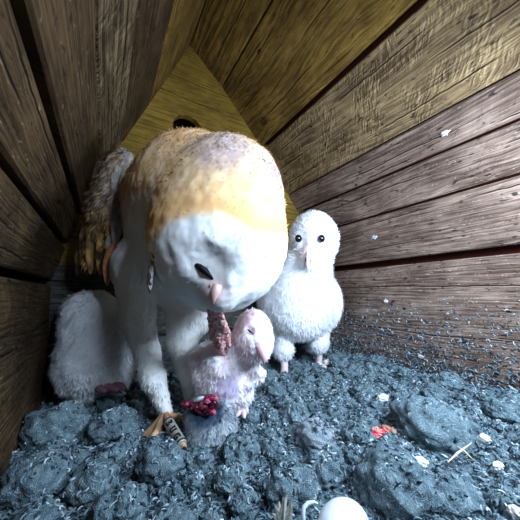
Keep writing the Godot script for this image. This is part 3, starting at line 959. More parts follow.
func make_nestling() -> void:
	var owl := thing("nestling", Vector3(0.1164, 0.0000, -0.2480), "small pink half-naked nestling standing beneath the adult owl's face", "nestling")
	var b := Blob.new()
	b.ell(Vector3(0.1131, 0.0784, -0.2007), Vector3(0.0162, 0.0195, 0.0165), 0.01)
	b.ell(Vector3(0.1134, 0.0680, -0.1927), Vector3(0.0105, 0.0130, 0.0110), 0.012)
	b.cap(Vector3(0.1133, 0.0658, -0.2119), Vector3(0.1020, 0.0547, -0.2275), 0.0134, 0.0156, 0.012)
	b.ell(Vector3(0.0995, 0.0456, -0.2304), Vector3(0.0270, 0.0240, 0.0220), 0.014)
	b.ell(Vector3(0.1006, 0.0300, -0.2299), Vector3(0.0225, 0.0250, 0.0215), 0.014)
	b.ell(Vector3(0.0979, 0.0306, -0.2173), Vector3(0.0130, 0.0120, 0.0110), 0.008)
	b.cap(Vector3(0.0884, 0.0609, -0.2205), Vector3(0.0888, 0.0491, -0.2140), 0.0070, 0.0059, 0.012)
	b.cap(Vector3(0.1092, 0.0355, -0.2168), Vector3(0.1128, 0.0240, -0.2141), 0.0088, 0.0061, 0.01)
	b.cap(Vector3(0.1128, 0.0240, -0.2141), Vector3(0.1113, 0.0109, -0.2147), 0.0053, 0.0037, 0.005)
	b.cap(Vector3(0.0876, 0.0264, -0.2382), Vector3(0.0864, 0.0102, -0.2415), 0.0091, 0.0045, 0.01)
	# wing stubs: shoulder, elbow, hand
	b.cap(Vector3(0.0822, 0.0610, -0.2337), Vector3(0.0723, 0.0553, -0.2335), 0.0063, 0.0048, 0.006)
	b.cap(Vector3(0.0723, 0.0553, -0.2335), Vector3(0.0737, 0.0406, -0.2279), 0.0048, 0.0038, 0.004)
	b.cap(Vector3(0.0737, 0.0406, -0.2279), Vector3(0.0795, 0.0320, -0.2234), 0.0038, 0.0021, 0.004)
	b.cap(Vector3(0.1101, 0.0548, -0.2132), Vector3(0.1207, 0.0426, -0.2017), 0.0062, 0.0043, 0.006)
	b.cap(Vector3(0.1207, 0.0426, -0.2017), Vector3(0.1113, 0.0337, -0.2041), 0.0043, 0.0025, 0.004)
	b.cut(Vector3(0.1035, 0.0806, -0.1878), Vector3(0.0030, 0.0022, 0.0020), 0.003)
	var belly := Vector3(0.0931, 0.0345, -0.2066)
	var crown := Vector3(0.1085, 0.0912, -0.1909)
	var colour := func(p: Vector3, _n: Vector3):
		var c := lin(238, 222, 226)
		c = c.lerp(lin(242, 238, 242), clampf(0.5 + soft.get_noise_3dv(p * 90.0) * 1.2, 0.0, 0.9))
		c = c.lerp(lin(236, 200, 208), 0.8 * smoothstep(0.016, 0.004, p.distance_to(crown)))
		c = c.lerp(lin(176, 164, 190), 0.85 * smoothstep(0.013, 0.007, p.distance_to(belly)))
		return c
	var s := net(b, 0.0013, 0.0007, 160.0)
	var sk := tinted(0.6, 0.3)
	sk.subsurf_scatter_enabled = true
	sk.subsurf_scatter_strength = 0.12
	var body := part("body", painted(s, colour), sk, owl)
	body.set_meta("label", "pink skin showing through thin white down")
	grow("down", s, 4200, tuft_mesh(0.0009, 1.0, 0.3), owl, func(_p: Vector3, _n: Vector3): return Vector3(0.1, -1, 0.1), func(p: Vector3, _n: Vector3): return 0.25 if p.distance_to(belly) < 0.011 else 1.0, 0.5, Vector2(0.0022, 0.0048), 0.05)
	part("eye", tube([Vector3(0.1013, 0.0830, -0.1888), Vector3(0.1025, 0.0812, -0.1868), Vector3(0.1052, 0.0792, -0.1859)], [0.0003, 0.0010, 0.0003], 8), plain(srgb(38, 26, 34), 0.4, 0.4), owl)
	var bill := part("bill", tube([Vector3(0.1093, 0.0713, -0.1841), Vector3(0.1093, 0.0660, -0.1796), Vector3(0.1105, 0.0609, -0.1785), Vector3(0.1118, 0.0564, -0.1814)], [0.0042, 0.0036, 0.0022, 0.0003], 10), plain(srgb(222, 180, 188), 0.4, 0.4), owl)
	part("gape", tube([Vector3(0.1072, 0.0670, -0.1837), Vector3(0.1075, 0.0647, -0.1797), Vector3(0.1090, 0.0605, -0.1777)], [0.0004, 0.0008, 0.0003], 6), plain(srgb(70, 36, 48), 0.5, 0.3), bill)
	var skin := plain(srgb(224, 200, 206), 0.6, 0.3)
	for t in [[Vector3(0.1112, 0.0118, -0.2146), Vector3(0.1066, 0.0102, -0.2130), Vector3(0.1026, 0.0095, -0.2107)], [Vector3(0.1112, 0.0118, -0.2146), Vector3(0.1098, 0.0098, -0.2099), Vector3(0.1080, 0.0083, -0.2065)], [Vector3(0.1112, 0.0118, -0.2146), Vector3(0.1129, 0.0106, -0.2103), Vector3(0.1136, 0.0102, -0.2064)]]:
		part("toe", tube(t, [0.0030, 0.0024, 0.0012], 8), skin, owl)

func make_prey() -> void:
	var prey := thing("prey_carcass", Vector3(0.0756, 0.0000, -0.2029), "furry grey prey carcass torn open, raw red flesh at its top", "prey")
	var b := Blob.new()
	b.ell(Vector3(0.0813, 0.0056, -0.2100), Vector3(0.0185, 0.0180, 0.0185), 0.008)
	b.ell(Vector3(0.0815, 0.0147, -0.2155), Vector3(0.0175, 0.0145, 0.0160), 0.010)
	b.ell(Vector3(0.0785, 0.0000, -0.2043), Vector3(0.0150, 0.0115, 0.0150), 0.008)
	b.cut(Vector3(0.0748, 0.0264, -0.2071), Vector3(0.0145, 0.0085, 0.0090), 0.004)
	var wound := Vector3(0.0737, 0.0269, -0.2041)
	var colour := func(p: Vector3, _n: Vector3):
		var c := lin(176, 186, 190).lerp(lin(134, 146, 154), clampf(0.5 + soft.get_noise_3dv(p * 100.0), 0.0, 1.0))
		return c.lerp(lin(58, 74, 90), smoothstep(0.020, 0.012, p.distance_to(wound)))
	var s := net(b, 0.0014, 0.0008, 140.0)
	var body := part("body", painted(s, colour), tinted(0.9, 0.2), prey)
	body.set_meta("label", "grey furry body")
	grow("fur", s, 6500, tuft_mesh(0.0008, 1.0, 0.2), prey, func(_p: Vector3, _n: Vector3): return Vector3(0, -1, 0.05), func(p: Vector3, _n: Vector3): return 0.08 if p.distance_to(wound) < 0.011 else 1.0, 0.35, Vector2(0.003, 0.006), 0.2)
	var raw := plain(srgb(122, 24, 54), 0.22, 0.6)
	var deep := plain(srgb(64, 12, 34), 0.25, 0.6)
	var pale := plain(srgb(176, 84, 112), 0.3, 0.6)
	var lumps := [[Vector3(0.0754, 0.0315, -0.2001), 0.0046, 0.0030, raw], [Vector3(0.0765, 0.0282, -0.1964), 0.0038, 0.0045, deep], [Vector3(0.0720, 0.0274, -0.2015), 0.0038, 0.0030, pale], [Vector3(0.0689, 0.0251, -0.2061), 0.0038, 0.0031, raw], [Vector3(0.0653, 0.0254, -0.2094), 0.0038, 0.0023, deep], [Vector3(0.0747, 0.0247, -0.1956), 0.0030, 0.0030, raw], [Vector3(0.0618, 0.0261, -0.2137), 0.0039, 0.0019, raw], [Vector3(0.0726, 0.0233, -0.2006), 0.0030, 0.0023, deep], [Vector3(0.0791, 0.0304, -0.1992), 0.0023, 0.0031, pale], [Vector3(0.0701, 0.0225, -0.2046), 0.0030, 0.0015, raw], [Vector3(0.0724, 0.0312, -0.1983), 0.0022, 0.0015, pale], [Vector3(0.0756, 0.0244, -0.1940), 0.0016, 0.0018, pale]]
	var k := 0
	for l in lumps:
		k += 1
		part("raw_flesh", ball(l[0], Vector3(l[1], l[2], 0.0035), 0.5, k), l[3], prey)
	part("bone", tube([Vector3(0.0667, 0.0272, -0.2118), Vector3(0.0689, 0.0307, -0.2064), Vector3(0.0721, 0.0315, -0.2044)], [0.0010, 0.0020, 0.0012], 8), plain(srgb(222, 222, 226), 0.5, 0.4), prey)

func make_scraps() -> void:
	# the strip that the adult offers
	var m := plain(srgb(178, 84, 84), 0.3, 0.5)
	var strip := thing("meat_strip", Vector3(0.0556, 0.1071, -0.1435), "ragged reddish meat strip hanging from the adult's bill to the nestling", "meat")
	var b := Blob.new()
	for q in [[Vector3(0.0529, 0.1163, -0.1449), Vector3(0.0590, 0.1045, -0.1537), 0.0009, 0.0016], [Vector3(0.0590, 0.1045, -0.1537), Vector3(0.0722, 0.0892, -0.1811), 0.0016, 0.0030], [Vector3(0.0722, 0.0892, -0.1811), Vector3(0.0854, 0.0700, -0.2068), 0.0030, 0.0058], [Vector3(0.0559, 0.1128, -0.1413), Vector3(0.0656, 0.0991, -0.1600), 0.0008, 0.0016], [Vector3(0.0656, 0.0991, -0.1600), Vector3(0.0853, 0.0795, -0.1948), 0.0016, 0.0035], [Vector3(0.0533, 0.1106, -0.1526), Vector3(0.0661, 0.0939, -0.1793), 0.0005, 0.0013], [Vector3(0.0661, 0.0939, -0.1793), Vector3(0.0797, 0.0754, -0.2059), 0.0013, 0.0032], [Vector3(0.0854, 0.0700, -0.2068), Vector3(0.0895, 0.0631, -0.2078), 0.0049, 0.0025], [Vector3(0.0853, 0.0795, -0.1948), Vector3(0.0921, 0.0686, -0.2018), 0.0024, 0.0013]]:
		b.cap(q[0], q[1], q[2], q[3], 0.0015)
	var s := net(b, 0.0006, 0.0009, 330.0)
	var flesh := func(p: Vector3, _n: Vector3):
		var t := clampf(0.5 + 0.9 * soft.get_noise_3dv(p * 260.0), 0.0, 1.0)
		return lin(184, 98, 98).lerp(lin(238, 204, 198), t)
	part("flesh", painted(s, flesh), tinted(0.4, 0.4), strip)

# ---------------------------------------------------------------- pellets and odds and ends on the floor
func make_pellets(mats: Array) -> Array:
	var shapes := []
	for k in 10: shapes.append(clod(k + 3, Vector3(1.0, 0.8 + 0.02 * (k % 3), 0.85 + 0.05 * (k % 4)), 0.34, 26, 36))
	var placed := []
	# the ones the photo picks out: [place, radius, label]
	var known := [
		[Vector3(0.0945, 0.0070, -0.1243), 0.0145, "big dark pellet in the foreground behind the cream feather"], [Vector3(0.1187, 0.0070, -0.1267), 0.0119, "rounded pellet just behind the white egg"], [Vector3(0.1438, 0.0070, -0.1587), 0.0150, "pale bone-flecked pellet in the middle of the open floor"],
		[Vector3(0.0139, 0.0070, -0.2486), 0.0181, "smooth pellet lying left of the adult owl's ringed foot"], [Vector3(-0.0233, 0.0070, -0.2655), 0.0216, "dark pellet against the left wall near the rear corner"], [Vector3(-0.0232, 0.0070, -0.2019), 0.0169, "dark pellet in the front left corner by the wall"],
		[Vector3(0.2278, 0.0070, -0.1188), 0.0281, "broad low pellet behind the pale splinters on the right"], [Vector3(0.1469, 0.0070, -0.0982), 0.0200, "broad pellet right of the egg in the foreground"], [Vector3(0.0850, 0.0070, -0.1677), 0.0146, "pellet touching the prey carcass at its front"],
		[Vector3(0.1948, 0.0070, -0.1538), 0.0116, "small round pellet touching the red meat scrap"], [Vector3(0.1624, 0.0070, -0.0803), 0.0158, "large pellet near the front right corner of the view"], [Vector3(0.0376, 0.0070, -0.1840), 0.0149, "pellet below the ringed foot strewn with pink scraps"]]
	for q in known: placed.append([q[0], q[1], q[2]])
	var keep := [[Vector3(0.0556, 0.0000, -0.2555), 0.014], [Vector3(0.0871, 0.0000, -0.2765), 0.012], [Vector3(0.0785, -0.0000, -0.2110), 0.026], [Vector3(0.1231, 0.0000, -0.2439), 0.024], [Vector3(0.2205, 0.0000, -0.3043), 0.012], [Vector3(0.3088, 0.0000, -0.3316), 0.012], [Vector3(-0.0032, -0.0000, -0.3691), 0.036], [Vector3(0.1079, -0.0000, -0.1035), 0.018], [Vector3(0.1974, 0.0000, -0.1433), 0.008], [Vector3(0.0576, 0.0000, -0.2269), 0.014], [Vector3(0.0875, 0.0000, -0.1213), 0.013]]
	var tries := 0
	while placed.size() < 210 and tries < 30000:
		tries += 1
		var r := lerpf(0.0065, 0.0155, pow(rng.randf(), 1.5)) if tries < 12000 else rng.randf_range(0.005, 0.009)
		var p := Vector3(rng.randf_range(-0.030, 0.338), 0, rng.randf_range(-0.36, 0.0))
		# only the wedge of floor in view
		var c := Basis.from_euler(Vector3(0, deg_to_rad(-30.9), 0)).inverse() * p
		if -c.z < 0.085 or absf(c.x) > -c.z * 1.12 + 0.02: continue
		var ok := true
		for o in placed:
			if Vector2(p.x - o[0].x, p.z - o[0].z).length() < (r + o[1]) * 0.93:
				ok = false
				break
		if not ok: continue
		for o in keep:
			if Vector2(p.x - o[0].x, p.z - o[0].z).length() < r + o[1]:
				ok = false
				break
		if ok: placed.append([p, r, ""])
	# pellets that lie right beside something easy to find say so
	var marks := [[Vector3(0.1078, -0.0000, -0.1009), "the white egg"], [Vector3(0.0875, 0.0000, -0.1213), "the cream feather"], [Vector3(0.1974, 0.0000, -0.1433), "the red meat scrap"], [Vector3(0.2224, 0.0000, -0.0950), "the crossed straw splinters"], [Vector3(0.0779, 0.0000, -0.2047), "the prey carcass"], [Vector3(0.0412, 0.0000, -0.2368), "the adult owl's front foot"], [Vector3(0.2179, 0.0000, -0.3008), "the standing owlet's near foot"], [Vector3(0.3058, 0.0000, -0.3262), "the standing owlet's far foot"], [Vector3(0.1216, 0.0000, -0.2346), "the nestling's feet"], [Vector3(-0.0067, 0.0000, -0.3607), "the shaded corner owlet"], [Vector3(0.1868, 0.0000, -0.1063), "the chalky white dropping"], [Vector3(0.2251, 0.0000, -0.0787), "the chalky cream dropping"], [Vector3(0.1536, 0.0000, -0.1695), "the pale bone-flecked pellet"], [Vector3(-0.0244, 0.0000, -0.2796), "the dark pellet by the rear left wall"], [Vector3(0.2616, 0.0000, -0.1839), "the pale cupped bone fragment"], [Vector3(0.2562, 0.0000, -0.0964), "the small bluish-white lump"]]
	var turn := Basis.from_euler(Vector3(0, deg_to_rad(-30.9), 0)).inverse()
	for m in marks:
		for side in [[Vector3(-1, 0, 0), "left of"], [Vector3(1, 0, 0), "right of"], [Vector3(0, 0, -1), "behind"], [Vector3(0, 0, 1), "in front of"]]:
			var best := -1
			var near := 0.05
			for k in placed.size():
				var d: Vector3 = turn * (placed[k][0] - m[0])
				d.y = 0.0
				if d.length() < near and d.length() > 0.006 and d.normalized().dot(side[0]) > 0.75:
					near = d.length()
					best = k
			if best >= 0 and placed[best][2] == "":
				placed[best][2] = "%s grey pellet nearest to %s, %s it" % ["small" if placed[best][1] < 0.0095 else "big", m[1], side[1]]
	var tops := []
	for k in placed.size():
		var p: Vector3 = placed[k][0]
		var r: float = placed[k][1]
		var o := MeshInstance3D.new()
		o.name = numbered("owl_pellet")
		o.mesh = shapes[k % shapes.size()]
		o.material_override = mats[2] if k == 2 else mats[k % 2]
		var sq := 0.92
		o.transform = Transform3D(Basis.from_euler(Vector3(rng.randf_range(-0.25, 0.25), rng.randf() * TAU, rng.randf_range(-0.25, 0.25))).scaled(Vector3(r, r * sq, r)), Vector3(p.x, ground(p.x, p.z) + r * sq * 0.22, p.z))
		add_child(o, true)
		if placed[k][2]: tag(o, placed[k][2], "pellet", "owl pellets on the floor")
		else: tag(o, "lumpy grey owl pellet pressed into the litter floor", "pellet", "owl pellets on the floor")
		tops.append(o)
	return tops

func curl_mesh(turn: float, width: float) -> ArrayMesh:      # a bit of bone, straw or hair, bent along +x, unit length
	var pts := []
	var rad := []
	for s in 5:
		var a := (s / 4.0 - 0.5) * turn
		pts.append(Vector3(sin(a), cos(a) - 1.0, 0.12 * sin(a * 2.0)) / maxf(turn, 0.2))
		rad.append(width * (0.35 + 0.65 * sin(PI * (s + 0.6) / 5.2)))
	return tube(pts, rad, 4)

func make_litter(tops: Array) -> void:
	var kinds := [curl_mesh(0.4, 0.07), curl_mesh(1.8, 0.13), curl_mesh(3.0, 0.17)]
	var root := thing("nest_litter", Vector3.ZERO, "matted fur, bone splinters and grit strewn over the floor", "litter")
	root.set_meta("kind", "stuff")
	for kind in kinds.size():
		var list: Array[Transform3D] = []
		var cols: Array[Color] = []
		var n: int = [3500, 18000, 22000][kind]
		while list.size() < n:
			var p: Vector3
			var nn: Vector3
			if rng.randf() < 0.55:
				var o: MeshInstance3D = tops[rng.randi() % tops.size()]
				if rng.randf() > o.transform.basis.get_scale().x / 0.016: continue
				var d := Vector3(rng.randfn(), absf(rng.randfn()) + 0.1, rng.randfn()).normalized()
				var arr: PackedVector3Array = cache(o.mesh)
				var best: Vector3 = arr[rng.randi() % arr.size()]
				p = o.transform * best
				if p.y < ground(p.x, p.z) - 0.0005: continue
				nn = (o.transform.basis * best).normalized().lerp(d, 0.25).normalized()
			else:
				p = Vector3(rng.randf_range(-0.045, 0.35), 0, rng.randf_range(BACK, 0.0))
				p.y = ground(p.x, p.z) + 0.0008
				nn = (Vector3.UP + Vector3(rng.randf_range(-1, 1), 0, rng.randf_range(-1, 1)) * 0.5).normalized()
				# swept up against the foot of the right wall
				if rng.randf() < 0.16:
					p.x = 0.3515
					p.y = 0.008 + 0.10 * pow(rng.randf(), 3.2)
					p.z = rng.randf_range(BACK, -0.03)
					nn = Vector3(-1, 0.2, 0).normalized()
			var c := Basis.from_euler(Vector3(0, deg_to_rad(-30.9), 0)).inverse() * p
			if -c.z < 0.085 or absf(c.x) > -c.z * 1.1 + 0.02: continue
			var t := nn.cross(Vector3(rng.randfn(), rng.randfn(), rng.randfn())).normalized()
			var l := rng.randf_range(0.0018, 0.0048) * (1.0 if kind > 0 else 1.3)
			var y := t.cross(nn) if kind == 0 else t.cross(nn).lerp(nn, rng.randf_range(0.0, 0.7)).normalized()
			var z := t.cross(y).normalized()
			list.append(Transform3D(Basis(t * l, y * l, z * l), p + nn * 0.0003))
			var g := pow(rng.randf(), 4.5)
			var cc := lin(100, 122, 130).lerp(lin(206, 220, 226), g)
			if rng.randf() < 0.35: cc = lin(44, 58, 70)
			cols.append(cc)
		var mm := MultiMesh.new()
		mm.transform_format = MultiMesh.TRANSFORM_3D
		mm.use_colors = true
		mm.mesh = kinds[kind]
		mm.instance_count = n
		for i in n:
			mm.set_instance_transform(i, list[i])
			mm.set_instance_color(i, cols[i])
		var o := MultiMeshInstance3D.new()
		o.name = ["straw", "hair", "bone_bits"][kind]
		o.multimesh = mm
		o.material_override = tinted(0.7, 0.3)
		o.set_meta("kind", "stuff")
		root.add_child(o, true)

var cached := {}
func cache(m: Mesh) -> PackedVector3Array:
	if not cached.has(m): cached[m] = m.surface_get_arrays(0)[Mesh.ARRAY_VERTEX]
	return cached[m]

func make_bits() -> void:
	var bone := plain(srgb(214, 214, 204), 0.5, 0.4)
	var chalk := plain(srgb(216, 220, 222), 0.8, 0.2)
	var red := plain(srgb(186, 60, 66), 0.3, 0.5)
	# the egg, cut by the lower edge of the picture
	var egg := PackedVector3Array()
	var idx := PackedInt32Array()
	for j in 25:
		var b := PI * j / 24.0
		for i in 36:
			var a := TAU * i / 36.0
			egg.append(Vector3(cos(b) * 0.0168, sin(b) * cos(a) * 0.0132 * (1.0 - 0.10 * cos(b)), sin(b) * sin(a) * 0.0132 * (1.0 - 0.10 * cos(b))))
	for j in 24:
		for i in 36:
			var p := j * 36 + i
			var q := j * 36 + (i + 1) % 36
			idx.append_array(PackedInt32Array([p, p + 36, q, q, p + 36, q + 36]))
	var e := single("egg", mesh_of(egg, outward(egg, idx)), plain(srgb(234, 238, 240), 0.5, 0.4), (Vector3(0.1082, -0.0053, -0.1015)), "smooth white owl egg at the front, partly sunk in litter", "egg")
	e.rotation = Vector3(0.1, 0.35, 0.12)
	# cream feather standing behind the egg's left
	var fe := thing("cream_feather", Vector3(0.0842, -0.0000, -0.1177), "tattered cream feather standing up in the foreground litter left of the egg", "feather")
	for k in 7:
		var b0 := Vector3(0.0760, 0.0070, -0.1071)
		var tip := [Vector3(0.0723, 0.0167, -0.1078), Vector3(0.0743, 0.0181, -0.1075), Vector3(0.0751, 0.0207, -0.1055), Vector3(0.0765, 0.0220, -0.1044), Vector3(0.0775, 0.0206, -0.1029), Vector3(0.0785, 0.0180, -0.1027), Vector3(0.0714, 0.0136, -0.1088)][k] as Vector3
		part("barb_lock", feather(b0, tip, Vector3(-0.5, 0.1, 0.85), 0.0030, 0.06 * (1 if k % 2 == 0 else -1), lin(232, 230, 210), lin(244, 242, 226), 0.0), tinted(), fe)
	part("quill", tube([Vector3(0.0754, 0.0070, -0.1062), Vector3(0.0753, 0.0149, -0.1051), Vector3(0.0752, 0.0210, -0.1042)], [0.0006, 0.0005, 0.0002], 6), bone, fe)
	var cu := thing("curled_quill", Vector3(0.0927, -0.0000, -0.1126), "thin white curled quill hooked over between feather and egg", "quill")
	part("shaft", tube([Vector3(0.0826, 0.0088, -0.1005), Vector3(0.0825, 0.0140, -0.1009), Vector3(0.0834, 0.0163, -0.1012), Vector3(0.0856, 0.0172, -0.1009), Vector3(0.0879, 0.0177, -0.0995), Vector3(0.0895, 0.0168, -0.0987)], [0.0010, 0.0010, 0.0010, 0.0009, 0.0007, 0.0003], 7), plain(srgb(214, 226, 232), 0.5, 0.4), cu)
	# a scrap of red meat on the right
	var ms := thing("meat_scrap", Vector3(0.1974, 0.0000, -0.1433), "raw red meat scrap lying alone on the litter to the right", "meat")
	var k := 0
	for l in [[Vector3(0.1835, 0.0041, -0.1384), 0.0039, 0.0023, red], [Vector3(0.1908, 0.0048, -0.1375), 0.0047, 0.0027, red], [Vector3(0.1968, 0.0063, -0.1372), 0.0040, 0.0028, plain(srgb(176, 108, 92), 0.4, 0.4)], [Vector3(0.1890, 0.0058, -0.1396), 0.0039, 0.0024, plain(srgb(206, 138, 126), 0.4, 0.4)], [Vector3(0.1999, 0.0053, -0.1343), 0.0024, 0.0024, plain(srgb(176, 150, 136), 0.5, 0.4)]]:
		k += 1
		part("meat_lump", ball(l[0], Vector3(l[1], l[2], 0.004), 0.5, 30 + k), l[3], ms)
	# pink shreds before the ringed foot
	var sh := thing("meat_shred", Vector3(0.0516, 0.0000, -0.2012), "small magenta meat shred on the litter in front of the leg ring", "meat")
	for l in [[Vector3(0.0452, 0.0020, -0.1968), Vector3(0.0482, 0.0041, -0.1959), Vector3(0.0513, 0.0048, -0.1951)], [Vector3(0.0527, 0.0039, -0.1897), Vector3(0.0552, 0.0053, -0.1892), Vector3(0.0574, 0.0032, -0.1870)]]:
		part("shred", tube(l, [0.0007, 0.0014, 0.0006], 7), plain(srgb(176, 62, 104), 0.35, 0.5), sh)
	var rib := thing("curved_bone", Vector3(0.0600, 0.0000, -0.1822), "thin curved pale bone lying in front of the prey carcass", "bone")
	part("shaft", tube([Vector3(0.0530, 0.0018, -0.1805), Vector3(0.0556, 0.0031, -0.1810), Vector3(0.0589, 0.0037, -0.1790), Vector3(0.0620, 0.0031, -0.1761), Vector3(0.0641, 0.0025, -0.1726)], [0.0005, 0.0008, 0.0009, 0.0008, 0.0004], 7), bone, rib)
	# whitish shells and droppings
	var lab := [["bone_fragment", Vector3(0.2454, 0.0087, -0.1724), 0.0069, 0.0040, "pale cupped bone fragment behind the red meat scrap", "bone"], ["bone_fragment", Vector3(0.2914, 0.0117, -0.2937), 0.0074, 0.0044, "small white bone fragment beside the standing owlet's rear foot", "bone"],
		["dried_dropping", Vector3(0.1695, 0.0113, -0.0963), 0.0042, 0.0030, "chalky white dropping on the litter in front of the pale splinters", "dropping"], ["dried_dropping", Vector3(0.2064, 0.0103, -0.0721), 0.0035, 0.0024, "chalky cream dropping near the right edge of the view", "dropping"], ["pale_pebble", Vector3(0.2306, 0.0123, -0.0866), 0.0034, 0.0034, "small round bluish-white lump on the far right of the litter", "lump"], ["bone_fragment", Vector3(0.1672, 0.0124, -0.0540), 0.0027, 0.0027, "cream bone fragment in the front right corner of the view", "bone"],
		["skull_bit", Vector3(-0.0141, 0.0101, -0.3122), 0.0075, 0.0038, "pale broken skull bit before the shaded corner owlet", "bone"]]
	for l in lab:
		k += 1
		single(l[0], ball(Vector3.ZERO, Vector3(l[2], l[3] * 0.8, l[3]), 0.55, 50 + k), chalk if l[5] != "bone" else bone, l[1], l[4], l[5])
	var sp := [[Vector3(0.1811, 0.0103, -0.0872), Vector3(0.2163, 0.0110, -0.0883), "longer pale straw splinter slanting across the litter on the right"], [Vector3(0.2037, 0.0108, -0.0912), Vector3(0.1980, 0.0095, -0.0807), "shorter pale straw splinter crossing the longer one"], [Vector3(0.0187, 0.0025, -0.2409), Vector3(0.0223, 0.0023, -0.2152), "pale bone splinter below the smooth pellet by the ringed foot"], [Vector3(-0.0227, 0.0050, -0.2241), Vector3(-0.0143, 0.0033, -0.2134), "pale forked splinter on the dark pellets by the left wall"]]
	for l in sp:
		var mid: Vector3 = (l[0] + l[1]) * 0.5
		var a: Vector3 = l[0] - mid
		single("splinter", tube([a, a * 0.2 + Vector3(0, 0.0006, 0), -a], [0.0003, 0.0007, 0.0003], 6), plain(srgb(196, 190, 160), 0.7, 0.2), mid + Vector3(0, 0.002, 0), l[2], "splinter")
	# white splashes on the right wall
	var ws := [[Vector2(0.2851, 0.296), Vector2(0.309, 0.2656), 0.55, -0.118, "white dropping splash on the upper right wall board"], [Vector2(0.328, 0.2227), Vector2(0.350, 0.1555), 0.42, -0.236, "white dropping on the middle right wall board"], [Vector2(0.350, 0.1555), Vector2(0.353, -0.025), 0.30, -0.232, "white smear on the lowest right wall board"], [Vector2(0.350, 0.1555), Vector2(0.353, -0.025), 0.68, -0.19, "small pale dropping low on the lowest right wall board"]]
	for w in ws:
		var d: Vector2 = (w[1] - w[0])
		var p: Vector2 = w[0] + d * w[2]
		var along := Vector3(d.x, d.y, 0).normalized()
		var inn := Vector3(d.y, -d.x, 0).normalized()
		var o := single("dried_splash", clod(70 + k, Vector3(0.0022, 0.0009, 0.0034), 1.4, 14, 18), chalk, Vector3(p.x, p.y, w[3]) + inn * 0.0004, w[4], "dropping")
		o.basis = Basis(along, inn, along.cross(inn))
		k += 1

# where the LED panel and the added fill sit; size, turn, light, wording
const LAMPS := [
	[Vector3(0.245, 0.190, 0.040), Vector2(0.11, 0.11), Vector3(-24, -6, 0), 0.385, "larger flat white LED panel on the right of the front wall"],
	[Vector3(0.080, 0.250, 0.040), Vector2(0.06, 0.05), Vector3(-28, -8, 0), 0.115, "smaller flat white panel added as unseen fill light, high in the left half of the front wall"],
]

func make_lamp(q: Array) -> void:
	var o := thing("lamp_panel", q[0], q[4], "lamp")
	var frame := BoxMesh.new()
	frame.size = Vector3(q[1].x + 0.012, q[1].y + 0.012, 0.008)
	var h := part("housing", frame, plain(srgb(30, 30, 32), 0.5, 0.4), o)
	h.position = Vector3(0, 0, 0.005)
	var face := BoxMesh.new()
	face.size = Vector3(q[1].x, q[1].y, 0.003)
	var m := plain(srgb(235, 242, 255), 0.4, 0.4)
	m.emission_enabled = true
	m.emission = srgb(225, 238, 255)
	m.emission_energy_multiplier = 0.5
	var l := part("diffuser", face, m, o)
	l.position = Vector3.ZERO

